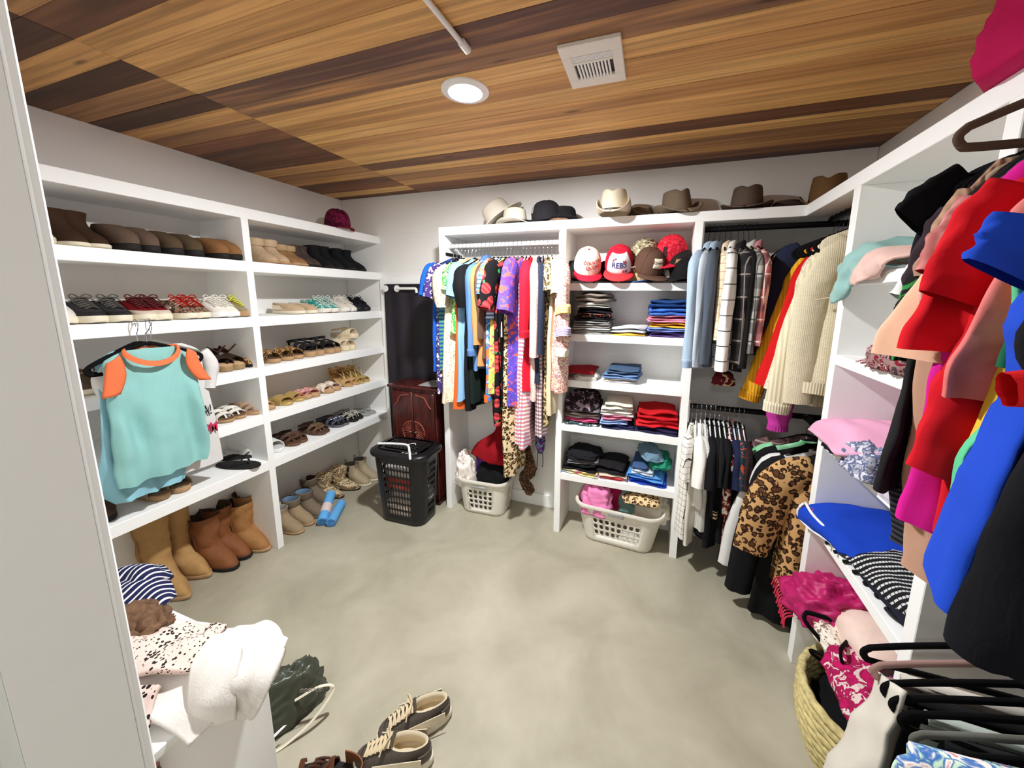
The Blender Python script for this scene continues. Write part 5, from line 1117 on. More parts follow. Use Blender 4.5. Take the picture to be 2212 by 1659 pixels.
for lab, x, y, w_, d_, h_, m in (('pink crumpled tees in the long white basket', -.33, 2.40, .20, .22, .17, P('plain', (238, 140, 190))), ('magenta top at the back of the long basket', -.24, 2.47, .18, .14, .19, gq((170, 30, 80))), ('mint grey top in the long white basket', -.12, 2.47, .16, .14, .17, gq((120, 160, 150))),
        ('cream tops heaped in the right of the basket', .03, 2.45, .22, .2, .15, gq((222, 214, 196))), ('taupe shirt at the back of the long basket', -.0, 2.50, .2, .12, .18, gq((150, 138, 120)))):
    heap(lab, 'clothes', (x, y, .20), w_, d_, h_, m, random.uniform(-.3, .3), 'clothes in the long white basket', amp=.32)
tag(put('leopard_collar', patch([[(-.14, 2.30, .33), (-.05, 2.285, .345), (.06, 2.30, .33)], [(-.16, 2.34, .355), (-.05, 2.33, .375), (.08, 2.34, .36)], [(-.14, 2.40, .345), (-.05, 2.40, .375), (.06, 2.40, .36)]], 12, 14, .012, .008, 14, 4), P('leopard', (222, 196, 150), (48, 32, 22), (130, 92, 54), s=1.3), None, 180), 'leopard print collar on top of the long white basket', 'clothes')
# ------------------------------------------------------------------ dark cabinet with carved front
N_ = NT('mahogany', .22, .5); f_ = N_.noise(9, 4, N_.mapping((6, 6, .8)), .8); MAH = N_.col(N_.ramp(f_, [(.3, lin((40, 14, 14))), (.6, lin((78, 26, 22))), (.8, lin((104, 42, 32)))]))
cx0, cx1, cy0, cy1, ch_ = -1.97, -1.535, 2.30, 2.55, .965
t = thing('cabinet', 'dark mahogany cabinet with carved front in front of the curtain', 'cabinet', ((cx0+cx1)/2, (cy0+cy1)/2, 0))
put('carcass', rel(bbox(cx0+.012, cx1-.012, cy0+.008, cy1, .06, ch_-.022, .004), t), MAH, t)
put('top', rel(bbox(cx0-.012, cx1+.012, cy0-.014, cy1, ch_-.022, ch_, .007, 3), t), MAH, t)
put('plinth', rel(bbox(cx0+.02, cx1-.02, cy0+.02, cy1, 0, .06, .003), t), MAH, t)
fy = cy0+.006; mx = (cx0+cx1)/2; hi = plain('carved_mahogany', (140, 72, 58), .25, .5)
for s in (-1, 1):
    put('door', rel(bbox(min(mx+s*.003, mx+s*.19), max(mx+s*.003, mx+s*.19), cy0-.004, cy0+.01, .10, ch_-.05, .004), t), MAH, t)
    put('scroll_moulding', rel(tube([(mx+s*.165, fy-.012, .80), (mx+s*.14, fy-.013, .83), (mx+s*.11, fy-.013, .88), (mx+s*.06, fy-.013, .893), (mx+s*.03, fy-.012, .895)], .005, 8, 16), t), hi, t)
    put('knob', rel(move(lathe([(.0001, .016), (.010, .012), (.007, .0), (.007, -.01)], 12), (mx+s*.025, fy-.010, .60), (PI/2, 'X')), t), plain('dull_brass', (170, 140, 110), .3, .5, .7), t)
    put('fan_carving', rel(merge(tube([(mx+s*(.012+.088*math.cos(a)), fy-.012, .60+.085*math.sin(a)) for a in np.linspace(-PI/2, PI/2, 18)], .005, 6), *[tube([(mx+s*(.02+.02*math.cos(a)), fy-.011, .60+.02*math.sin(a)), (mx+s*(.012+.080*math.cos(a)), fy-.012, .60+.078*math.sin(a))], .0028, 5) for a in np.linspace(-1.4, 1.4, 11)]), t), hi, t)
tag(put('paper_folder', rel(bbox(-1.72, -1.56, 2.33, 2.52, ch_, ch_+.006, .002), None) if False else bbox(-1.72, -1.56, 2.33, 2.52, ch_, ch_+.006, .002), plain('grey_card', (150, 150, 152), .5), None, 0), 'flat grey folder lying on the dark cabinet', 'folder')
# ------------------------------------------------------------------ blue rolls on the floor
bl = plain('blue_foam', (104, 176, 236), .7, .2)
def roll(label, a, b, r, sticker=None):
    a, b = np.array(a), np.array(b); t = thing('foam_roll', label, 'roll', tuple((a+b)/2), group='blue foam rolls on the floor'); d = (b-a)/2
    put('roll', tube([-d, d], r, 18), bl, t)
    sp_ = [(-d)*1.002+np.array([0., 0., 0.])]
    u = d/np.linalg.norm(d); p = np.cross(u, (0, 0, 1)); p /= np.linalg.norm(p); q = np.cross(p, u)
    put('spiral_end', tube([-d*1.004+(p*math.cos(k*.5)+q*math.sin(k*.5))*(r*.16+r*.8*k/40) for k in range(40)], .0022, 4), plain('blue_shadow', (44, 92, 150), .8), t)
    if sticker: put('label', loft([[c_+(p*math.cos(k)+q*math.sin(k))*(r*1.02) for k in np.linspace(0, PI, 12)] for c_ in (-d*.45, d*.12)], False), sticker, t)
roll('blue foam roll with paper label leaning on its twin', (-2.20, 1.80, .036), (-2.36, 2.03, .10), .034, plain('paper_label', (226, 206, 202), .7))
roll('blue foam roll lying flat on the floor', (-2.135, 1.815, .034), (-2.265, 2.035, .034), .033)
# ------------------------------------------------------------------ open shelves of the right unit
random.seed(8)
Z1, Z2, Z3, Z4, Z5 = RZ[1:]
def cloth(label, cat, C, m, nu=24, nv=22, th=.010, wr=.012, ws=11., seed=1, name='draped_cloth', group=None, parent=None):
    o = put(name, patch(C, nu, nv, th, wr, ws, seed), m, parent, 180)
    return tag(o, label, cat, group) if parent is None else o
cloth('mint green top draped over the top shelf edge by the upright', 'top', [[(.90, 1.745, Z1+.02), (.90, 1.66, Z1+.07), (.90, 1.56, Z1+.02)], [(.78, 1.75, Z1+.03), (.78, 1.66, Z1+.10), (.78, 1.57, Z1+.03)], [(.665, 1.75, Z1+.035), (.66, 1.67, Z1+.075), (.665, 1.58, Z1+.03)], [(.645, 1.76, Z1-.02), (.635, 1.70, Z1-.03), (.65, 1.62, Z1-.01)], [(.645, 1.765, Z1-.075), (.63, 1.72, Z1-.11), (.645, 1.68, Z1-.06)]], gq((150, 190, 186)), 30, 24, .01, .018, 14, 3)
cloth('pale pink satin top draped beside the mint one', 'top', [[(.9, 1.60, Z1+.015), (.9, 1.50, Z1+.05), (.9, 1.36, Z1+.015)], [(.76, 1.62, Z1+.02), (.76, 1.51, Z1+.075), (.76, 1.37, Z1+.02)], [(.665, 1.63, Z1+.02), (.655, 1.55, Z1+.05), (.665, 1.42, Z1+.025)], [(.645, 1.65, Z1-.03), (.635, 1.59, Z1-.045), (.65, 1.52, Z1-.01)]], plain('pink_satin', (226, 190, 180), .4, .5), 26, 22, .009, .016, 13, 7)
t = thing('scarf', 'dark red fringed beaded scarf bunched on the second shelf of the right unit', 'scarf', (.76, 1.42, Z2))
put('bundle', crumple(.22, .20, .10, 5, .3), P('blotch', (74, 58, 60), (150, 120, 116), (120, 26, 44), s=1.8), t, 180)
put('fringe', merge(*[tube([(-.05+random.uniform(-.03, .03), random.uniform(-.08, .1), .05+random.uniform(-.02, .04)), (-.10, random.uniform(-.08, .11), .05+random.uniform(-.02, .02)), (-.115+random.uniform(-.01, .015), random.uniform(-.08, .12), .008)], .0028, 5, 8) for _ in range(34)]), P('blotch', (130, 30, 48), (190, 150, 150), s=5.), t)
cloth('pink fringed shawl draped over the third shelf edge', 'shawl', [[(.92, 1.75, Z3+.05), (.92, 1.60, Z3+.11), (.92, 1.36, Z3+.06)], [(.78, 1.76, Z3+.07), (.78, 1.60, Z3+.12), (.78, 1.36, Z3+.08)], [(.665, 1.77, Z3+.06), (.655, 1.62, Z3+.09), (.66, 1.42, Z3+.06)], [(.635, 1.80, Z3+.01), (.625, 1.68, Z3+.02), (.63, 1.52, Z3+.015)]], P('plain', (228, 168, 198)), 26, 26, .012, .014, 9, 2)
for lab, x, y, w_, d_, h_, m in (('black top under the pink shawl', .70, 1.62, .14, .12, .055, gq((22, 20, 24))), ('grey floral scarf spilling off the third shelf', .70, 1.45, .16, .20, .085, P('blotch', (170, 172, 184), (96, 104, 136), (206, 206, 214), s=1.6)), ('black and fuchsia scarf beside the grey floral one', .80, 1.38, .16, .16, .085, P('blotch', (24, 20, 26), (24, 20, 26), (206, 40, 130), s=1.3))):
    heap(lab, 'scarf', (x, y, Z3), w_, d_, h_, m, name='crumpled_scarf', amp=.3)
heap('pale lavender scarf end hanging at the shelf edge', 'scarf', (.70, 1.26, Z3), .12, .12, .04, gq((196, 190, 204)), name='crumpled_scarf')
t = thing('jersey', 'royal blue jersey with white piping over the fourth shelf edge', 'jersey', (.70, 1.62, Z4))
jm = P('plain', (24, 66, 186)); jp = P('plain', (236, 236, 236))
C = [[(.33, .13, .05), (.33, -.05, .055), (.33, -.22, .03)], [(.16, .14, .075), (.16, -.04, .075), (.16, -.24, .03)], [(.02, .14, .07), (.0, -.03, .06), (.04, -.22, .028)], [(-.065, .15, .03), (-.06, .02, .028), (-.02, -.14, .02)], [(-.075, .15, -.02), (-.055, .05, -.012), (-.03, -.08, .012)]]
put('cloth', patch(C, 30, 30, .008, .010, 8, 5), jm, t, 180)
put('piping', merge(tube([(-.062, .15, .055), (-.060, .06, .048), (-.035, -.05, .045), (.02, -.18, .040), (.07, -.25, .038), (.16, -.255, .042)], .006, 8, 26, .8), tube([(-.078, .15, -.018), (-.066, .06, -.012), (-.045, -.05, .012), (-.01, -.15, .02)], .0055, 8, 20, .8), tube([(-.066, .152, .05), (-.085, .15, .02), (-.080, .15, -.02)], .0055, 8, 10, .8)), jp, t, 180)
heap('white sheer top beside the blue jersey', 'top', (.90, 1.38, Z4), .16, .16, .05, gq((214, 214, 214)))
heap('pink edged cloth under the blue jersey', 'clothes', (.70, 1.735, Z4), .12, .05, .05, gq((214, 60, 110)))
t = thing('cushion_cover', 'black and white woven striped cloth with tassels on the fourth shelf', 'cloth', (.86, 1.42, Z4))
ws_ = P('wstripe', (26, 26, 30), (206, 206, 206), s=2.1)
put('cloth', patch([[(.12, .12, .028), (.12, 0, .045), (.12, -.18, .03)], [(0, .13, .05), (0, 0, .062), (0, -.20, .045)], [(-.12, .15, .04), (-.12, 0, .05), (-.11, -.20, .045)], [(-.19, .17, .010), (-.18, .02, .012), (-.14, -.18, .012)]], 20, 22, .012, .008, 9, 8), ws_, t, 180)
put('lower_layer', patch([[(.12, .12, .012), (.12, -.2, .012)], [(-.15, .12, .015), (-.13, -.22, .015)], [(-.185, .12, .006), (-.15, -.22, .006)]], 10, 12, .01, .004, 9, 2), gq((30, 32, 44)), t, 180)
put('tassel', merge(*[tube([(-.185+.05*i/6, .15-.05*i, .012), (-.215+.05*i/6, .145-.05*i, .006)], [.004, .007], 6) for i in range(7)]), gq((24, 24, 28)), t)
tag(put('hair_clip', tube([(.70, 1.27, Z4+.004), (.685, 1.255, Z4+.012), (.69, 1.235, Z4+.012), (.705, 1.222, Z4+.004)], .005, 8, 10), BLACKP, None), 'small black curved clip on the fourth shelf of the right unit', 'clip')
# lowest shelf
t = thing('shawl', 'magenta satin shawl with red fringe at the far end of the lowest shelf', 'shawl', (.74, 1.66, Z5))
mg = plain('magenta_satin', (178, 22, 96), .5, .4, var=.1)
put('bundle', crumple(.30, .22, .14, 4, .30, 60, 34, .8), mg, t, 180)
put('tail', patch([[(-.08, .09, .06), (-.10, 0, .08), (-.07, -.09, .06)], [(-.13, .10, .05), (-.14, .01, .05), (-.11, -.09, .04)], [(-.155, .10, .03), (-.15, .02, .015), (-.12, -.08, .0)]], 14, 14, .012, .014, 14, 6), mg, t, 180)
put('fringe', merge(*[tube([(-.145, .11-.012*i, .045-.004*i), (-.17, .115-.012*i, .035-.005*i), (-.185+.004*(i % 3), .11-.014*i, .0-.004*i)], .0035, 5, 7) for i in range(14)]), plain('red_fringe', (180, 26, 62), .6), t)
heap('cream lace scarf spilling over the lowest shelf edge', 'scarf', (.70, 1.52, Z5), .11, .18, .05, P('lace', (232, 224, 210), (150, 120, 100), s=.7), name='crumpled_scarf', amp=.35)
cloth('pale pink folded pashmina on the lowest shelf', 'shawl', [[(1.0, 1.60, Z5+.06), (1.0, 1.50, Z5+.10), (1.0, 1.36, Z5+.07)], [(.86, 1.62, Z5+.085), (.86, 1.50, Z5+.12), (.86, 1.37, Z5+.085)], [(.745, 1.61, Z5+.08), (.74, 1.50, Z5+.105), (.75, 1.38, Z5+.08)], [(.725, 1.60, Z5+.03), (.715, 1.50, Z5+.03), (.73, 1.38, Z5+.03)]], plain('pale_pashmina', (232, 208, 196), .6, .3), 24, 24, .02, .008, 8, 9)
fl4 = P('blotch', (206, 60, 90), (110, 40, 130), (230, 130, 110), s=.9)
heap('fuchsia and purple floral scarf stack at the near end', 'scarf', (.86, 1.24, Z5), .26, .20, .11, fl4, name='crumpled_scarf', amp=.34)
cloth('twisted magenta scarf with black print hanging over the near edge', 'scarf', [[(.80, 1.48, Z5+.05), (.76, 1.42, Z5+.06), (.74, 1.36, Z5+.05)], [(.72, 1.46, Z5+.045), (.70, 1.36, Z5+.05), (.72, 1.26, Z5+.05)], [(.665, 1.44, Z5+.03), (.66, 1.33, Z5+.04), (.67, 1.20, Z5+.04)], [(.645, 1.42, Z5-.02), (.64, 1.32, Z5-.01), (.65, 1.19, Z5-.02)]], P('blotch', (190, 24, 96), (160, 24, 80), (220, 200, 196), s=1.5), 22, 24, .012, .018, 14, 12)
cloth('brown snake print scarf at the near corner of the lowest shelf', 'scarf', [[(.80, 1.24, Z5+.04), (.80, 1.18, Z5+.05)], [(.69, 1.24, Z5+.035), (.69, 1.17, Z5+.04)], [(.648, 1.23, Z5+.0), (.648, 1.165, Z5+.0)], [(.642, 1.22, Z5-.07), (.642, 1.165, Z5-.08)]], P('tweed', (190, 150, 120), (120, 80, 66), (214, 190, 170), s=.35), 18, 12, .01, .01, 16, 3)
# straw basket with hangers under the lowest shelf
t = thing('straw_basket', 'woven straw basket of hangers on the floor under the right shelves', 'basket', (.80, 1.40, 0))
st_ = P('crochet', (222, 206, 146), s=.9)
n_ = 11
for i in range(n_):
    z = .014+i*.0255; r = .165+.055*math.sin(min(1, (i+1)/8)*PI/2); nn = 48
    put('straw_coil', tube([(r*math.cos(a)*(1+.010*math.sin(a*24+i*2)), r*math.sin(a)*(1+.010*math.sin(a*24+i*2)), z) for a in np.linspace(0, 2*PI, 97)[:-1]], .0150, 7, 0, .95, True), st_, t, 60)
put('base', lathe([(.0001, .004), (.16, .006)], 30), st_, t)
for i, (dx, dy, a, b, hh) in enumerate(((-.10, .05, .4, .5, .16), (-.06, .0, 1.0, .3, .14), (-.02, -.06, 1.7, -.4, .15), (.03, .03, 2.4, .5, .12))):
    h = hanger('black', ['black hanger leaning out of the straw basket, farthest', 'black hanger in the straw basket, second', 'black hanger in the straw basket, third', 'black hanger in the straw basket, nearest the wall'][i], (.80+dx, 1.40+dy, hh+.10), a, 'black hangers in the straw basket', hw=.15)
    h.rotation_euler = (b, math.radians(200), a)
heap('black cloth filling the straw basket', 'clothes', (.80, 1.40, .10), .34, .34, .13, gq((16, 16, 18)))
# ------------------------------------------------------------------ clothes of the near right bay, hung close to the door
random.seed(14)
G6, H6 = 'clothes hanging in the near right bay', 'hangers in the near right bay'
def lp_(y, p): q = oy(y, *p); return np.array([q[0]-RNX, 0, q[2]-RNZ])
def near(label, name, cat, y, pts, m, slv=None, r=(.05, .05), th=.03, xr=.24, fold=.020, hcol='black', cuff=None, collar=None, hang=True, nf=6.5, flat=.55, off=.85):
    q = [lp_(y, p) for p in pts]; low = q[-1][2]
    for _ in range(2):
        if len(q) > 3 and q[-1][0] > q[-2][0]+.004 and q[-2][2]-q[-1][2] < .075: q.pop()
    if q[0][2] < -.15: q = [np.array(a) for a in ((-.05, 0, -.095), (-.11, 0, -.115), (-.175, 0, -.145))]+[a for a in q if a[2] < -.20]
    q.append(np.array([q[-1][0]-.002, 0, (q[-1][2]+low)/2-.015])); zs = [a[2] for a in q]
    prof = [(a[2], a[0], min(xr, xr*.35+.65*xr*min(1, (zs[0]-a[2])/.12))) for a in q]
    t = thing(name, label, cat, (RNX, y, RNZ), (0, 0, 0), G6); sd = random.uniform(0, 50)
    put('body', body(prof, [(zs[0], th*.5), (zs[0]-.1, th*.8), (zs[-1], th)], sd, fold, nf, 60, sm=True, wr=.016), m, t, 180)
    if slv:
        for s_ in (slv if isinstance(slv[0], list) else [slv]):
            put('sleeve', sleeve(-1, [lp_(y, p)+np.array([off*r[min(i, len(r)-1)], -.012*i, 0]) for i, p in enumerate(s_)], r, sd, flat, 22), m, t, 180)
        if cuff: put('cuff', sleeve(-1, [lp_(y, s_[-1])+np.array([.85*r[-1]+.006, -.012*(len(s_)-1), .02]), lp_(y, s_[-1])+np.array([.85*r[-1]-.004, -.012*(len(s_)-1), -.012])], (r[-1]*1.06, r[-1]*1.06), sd, flat, 4), cuff, t, 180)
    if hang: hanger(hcol, hcol+' hanger inside the '+' '.join(label.split()[:7])+', near bay', (RNX, y, RNZ), 0, H6, hw=.2)
    return t
near('black short sleeved tee farthest on the near right rod', 'tshirt', 'shirt', 1.06, [(2165, 340), (2100, 368), (2030, 425), (1985, 500), (1965, 600), (1955, 760)], gq((15, 15, 20)), [(2100, 400), (2020, 445), (1955, 492)], (.055, .058, .05), off=0., flat=.22, fold=.02)
near('white tee with one sleeve corner showing', 'tshirt', 'shirt', 1.035, [(2150, 352), (2070, 430), (2000, 520), (1955, 620), (1950, 700)], gq((232, 230, 228)), [(2010, 500), (1950, 600), (1908, 655)], (.05, .05, .045))
near('charcoal plum sweater next to the black tee', 'sweater', 'sweater', 1.01, [(2150, 350), (2060, 420), (1995, 520), (1965, 620), (1945, 760)], gq((50, 38, 46)), [(2030, 470), (1965, 560), (1938, 640)], (.05, .05, .045))
near('black top with green trim between the sleeves', 'top', 'shirt', .985, [(2120, 380), (2010, 520), (1960, 640), (1935, 740), (1945, 790)], P('blotch', (20, 22, 22), (20, 22, 22), (50, 130, 64), s=.8), [(2000, 560), (1935, 660), (1908, 705)], (.045, .045, .04))
near('tan ribbed cardigan next to the plum sweater', 'cardigan', 'sweater', .955, [(2170, 340), (2085, 420), (2015, 510), (1990, 620), (1985, 780)], P('knit', (176, 140, 116)), [(2070, 430), (2000, 530), (1965, 610)], (.048, .05, .045), hcol='beige')
near('long black velvet dress with lit edge', 'dress', 'dress', .93, [(2150, 360), (2040, 480), (2000, 620), (1985, 700), (1955, 800), (1915, 930), (1884, 1015), (1892, 1050)], gq((26, 24, 26)), th=.04)
near('black ribbed midi skirt behind the tan dress', 'skirt', 'skirt', .905, [(2150, 365), (2050, 480), (2010, 650), (1990, 790), (1965, 920), (1935, 1050), (1938, 1165)], P('hstripe', (20, 20, 24), (58, 58, 66), s=2.2))
near('long tan dress reaching below the red ones', 'dress', 'dress', .875, [(2160, 360), (2055, 480), (2015, 650), (1998, 790), (1985, 950), (1970, 1080), (1962, 1215)], gq((190, 148, 124)), hcol='beige')
near('peach ruffled blouse under the red top', 'blouse', 'shirt', .86, [(2150, 380), (2050, 520), (1990, 620), (1955, 680), (1930, 720), (1945, 775), (1970, 790)], gq((236, 190, 160)), fold=.03, nf=6)
near('mottled pink blouse with wide sleeve', 'blouse', 'shirt', .84, [(2170, 350), (2080, 440), (2020, 530), (1995, 620), (1998, 720)], P('dye', (222, 150, 150), (170, 100, 96), (230, 180, 176)), [(2070, 450), (1995, 545), (1962, 605)], (.05, .055, .052), hcol='beige')
near('magenta long dress with curved hem', 'dress', 'dress', .815, [(2160, 380), (2070, 600), (2015, 800), (1985, 950), (1958, 1030), (1962, 1100), (1995, 1185)], gq((214, 26, 146)), th=.04)
near('bright red wool top with short wide sleeve', 'top', 'shirt', .79, [(2205, 385), (2150, 440), (2085, 510), (2030, 590), (1985, 660), (1955, 705), (1975, 765)], P('plain', (206, 14, 30)), [(2135, 412), (2040, 520), (1962, 650)], (.045, .055, .05), th=.045, hcol='beige', fold=.026, nf=5, flat=.35)
near('long red sweater dress with folded cuff', 'dress', 'dress', .76, [(2190, 480), (2130, 700), (2090, 800), (2040, 960), (2005, 1080), (2010, 1150)], P('plain', (206, 18, 34)), [(2130, 640), (2040, 800), (1985, 900), (1935, 1000)], (.05, .06, .056, .048), th=.045, fold=.026, nf=4.5)
near('dusty rose blouse with ruffled hem', 'blouse', 'shirt', .71, [(2214, 430), (2188, 540), (2124, 650), (2080, 735), (2040, 792), (2052, 850), (2105, 885)], P('dye', (226, 128, 124), (206, 108, 104)), th=.03, fold=.030, nf=5, hcol='rose')
near('yellow sweater with thin sleeve hanging down', 'sweater', 'sweater', .69, [(2222, 480), (2215, 620), (2208, 760), (2200, 830)], P('plain', (236, 190, 60)), [(2195, 740), (2120, 880), (2075, 975), (2042, 1030)], (.03, .028, .026, .021), flat=.9)
near('mint green long dress behind the royal blue fleece', 'dress', 'dress', .65, [(2222, 480), (2218, 700), (2200, 830), (2130, 915), (2085, 965), (2048, 1060), (2010, 1180), (2016, 1200)], P('plain', (96, 200, 150)), th=.03)
near('dark green shirt between rose blouse and blue fleece', 'shirt', 'shirt', .67, [(2216, 470), (2188, 620), (2165, 700), (2180, 800), (2196, 840)], gq((20, 96, 66)))
near('royal blue fleece robe nearest the door', 'robe', 'robe', .59, [(2230, 640), (2226, 760), (2212, 850), (2160, 915), (2100, 990), (2036, 1105), (1978, 1222), (1994, 1240)], P('plain', (28, 74, 200)), [(2225, 470), (2185, 540), (2128, 600)], (.035, .045, .042), th=.05, xr=.20, off=0., flat=.3, fold=.03, nf=4)
near('black furry coat at the right edge of the frame', 'coat', 'coat', .50, [(2310, 640), (2290, 880), (2222, 1080), (2158, 1240), (2085, 1370), (2120, 1440)], P('fur', (14, 14, 22), (6, 6, 12)), th=.06, xr=.20)
c_ = oy(.47, 2174, 842); p0 = np.array([c_[0]-RNX, 0, c_[2]-RNZ])
t = near('bright red sweater with its cuff poking in at the frame edge', 'sweater', 'sweater', .47, [(2330, 560), (2330, 800), (2330, 1000)], P('plain', (214, 26, 34)), th=.03, xr=.2)
put('sleeve', sleeve(-1, [(-.15, 0, -.19), (-.24, .01, -.27), (p0[0]+.10, .0, p0[2]+.03), tuple(p0)], (.045, .036, .024, .016), 2, .8, 14), P('plain', (214, 26, 34)), t, 180)
hanger('brown', 'empty brown velvet hanger above the black tee', (.735, 1.0, RNZ+.095), 0, H6, hw=.215)
# trousers on the lower near rod
G7, H7 = 'trousers folded over hangers in the near right bay', 'hangers on the lower near right rod'
lo = [(1.03, 'black', None, None), (.985, 'rose', (214, 206, 196), 'white trousers folded over a hanger, farthest on the low rod'), (.94, 'black', (24, 24, 26), 'black trousers folded over a hanger behind the grey pair'), (.90, 'black', (176, 186, 176), 'pale grey green trousers folded over a low hanger'),
      (.865, 'black', (30, 32, 34), 'charcoal trousers folded over a low hanger'), (.83, 'grey', (26, 34, 30), 'dark green trousers folded over a grey hanger'), (.795, 'black', (28, 32, 60), 'navy trousers folded over a low hanger'), (.755, 'rose', (24, 22, 26), 'black jeans folded over the rose hanger')]
for i, (y, hc_, c, lab) in enumerate(lo):
    hanger(hc_, hc_+' hanger on the low near rod, '+('farthest', 'second', 'third', 'fourth', 'fifth', 'sixth', 'seventh', 'nearest')[i]+' from the upright' if i < 7 else hc_+' hanger on the low near rod, nearest the door', (RNX, y, RNL), random.uniform(-.05, .05), H7, hw=.215)
    if c:
        t = thing('trousers', lab, 'trousers', (RNX, y, RNL), (0, 0, random.uniform(-.05, .05)), G7)
        put('leg_panel', body([(-.19, -.155, .18), (-.205, -.16, .19), (-.35, -.17, .19), (-.78, -.18, .19)], [(0, .010), (-.25, .016), (-.8, .022)], i*3.3, .010, 2.5, 24), gq(c), t, 180)
        put('fold', tube([(-.155, 0, -.196), (.18, 0, -.196)], .013, 8), gq(c), t, 180)
t = thing('trousers', 'tie dye leggings folded over a hanger, nearest the door', 'trousers', (RNX-.125, .70, RNL+.125), (0, 0, .06), G7)
td = P('dye', (236, 232, 226), (196, 226, 200), (60, 110, 180), (240, 236, 230), (206, 120, 130), s=2.6)
put('leg_panel', body([(-.185, -.17, .2), (-.21, -.20, .2), (-.40, -.21, .2), (-.8, -.2, .2)], [(0, .016), (-.21, .030), (-.8, .035)], 4, .010, 2.5, 24), td, t, 180)
put('fold', tube([(-.175, 0, -.195), (.2, 0, -.195)], .022, 10), td, t, 180)
tag(put('long_dress', patch([[oy(1.0, 1905, 1455), oy(.95, 1925, 1470), oy(.90, 1950, 1490)], [oy(1.0, 1860, 1530), oy(.94, 1895, 1560), oy(.89, 1930, 1580)], [oy(1.0, 1815, 1600), oy(.93, 1850, 1650), oy(.88, 1900, 1690)], [oy(1.0, 1770, 1700), oy(.92, 1800, 1740), oy(.87, 1850, 1790)]], 20, 16, .008, .008, 8, 4), gq((222, 216, 204)), None, 180), 'white trouser leg falling forward from the low hangers', 'trousers')
# ------------------------------------------------------------------ shirts hung from the second shoe shelf
hx = XL+.014
aq = P('hstripe', (116, 180, 176), (160, 204, 200), s=5.5); orc = P('plain', (238, 122, 78))
def hs(x, y): return (x, y, LZ[2]-.004)
def aq_extra(t):
    put('neck_band', loft([[(.095*math.cos(a)*k, -.004+.038*math.sin(a)*k-.012, z-.050*(math.sin(a) < 0)*abs(math.sin(a))**1.3*1.25) for a in np.linspace(0, 2*PI, 40, endpoint=False)] for k, z in ((1.10, -.128), (1.07, -.112), (1.0, -.104), (.96, -.108), (1.0, -.124))]), orc, t, 180)
t = garment('tank_top', 'aqua striped tank top with orange trim hanging from the shoe shelf', 'shirt', hs(XL+.062, 1.005), PI/2, aq, L=.72, sh=.168, hw=.165, hem=.185, th=.026, neck=.085, fold=.018, nf=2.6, wr=.014, seed=3, extra=aq_extra, prof=[(-.112, -.09, .09), (-.130, -.125, .11), (-.150, -.158, .145), (-.20, -.165, .160), (-.27, -.160, .158), (-.33, -.170, .160), (-.50, -.175, .160), (-.64, -.19, .165), (-.715, -.185, .15)])
for s, w0 in ((-1, .044), (1, .032)): put('armhole_trim', sheet([[(s*(.122+w0*f+(.012 if s < 0 else .02)*g*f+(.03*g*g if s > 0 else .018*g)-.02*math.sin(g*PI)*(1-f)), -.040-.010*math.sin(f*PI), -.126-.028*f-.165*g+.02*f*g) for f in np.linspace(0, 1, 8)] for g in np.linspace(0, 1, 12)], .006), orc, t, 180)
hanger('black', 'black velvet hanger under the aqua tank top', hs(XL+.058, 1.0), PI/2, 'hangers on the shoe shelf edge', hw=.205, turn=2.6)
lb = P('plain', (150, 206, 222))
garment('tank_top', 'pale blue top hanging behind the aqua tank, hem showing below', 'shirt', hs(XL+.024, .985), PI/2, lb, th=.010, fold=.010, nf=4, seed=8, wr=.004, prof=[(-.115, -.09, .09), (-.150, -.15, .14), (-.30, -.155, .15), (-.55, -.18, .15), (-.74, -.205, .12), (-.80, -.16, .10)])
hanger('black', 'black hanger of the pale blue top', hs(XL+.024, .985), PI/2, 'hangers on the shoe shelf edge', hw=.17, turn=1.2)
def letters_shirt(t):
    for txt, x, z, m, sz in (('A!', .150, -.475, plain('black_print', (40, 38, 40), .8), .075), ('OM', .150, -.575, plain('crimson_print', (190, 40, 80), .8), .08)):
        lettering(t, txt, sz, lambda a, b, x=x, z=z: (a*.62+x, -.0185, b+z), m)
garment('tshirt', 'white tee with dark and red lettering behind the aqua tank', 'shirt', hs(XL+.012, 1.062), PI/2, P('plain', (226, 224, 222)), th=.008, fold=.003, wr=.002, nf=2, seed=1, slv='cap', extra=letters_shirt, prof=[(-.108, -.08, .09), (-.130, -.12, .135), (-.155, -.16, .165), (-.30, -.165, .172), (-.55, -.17, .195), (-.775, -.175, .205)])
hanger('grey', 'grey velvet hanger of the white lettered tee', hs(XL+.012, 1.04), PI/2, 'hangers on the shoe shelf edge', hw=.2, turn=1.)
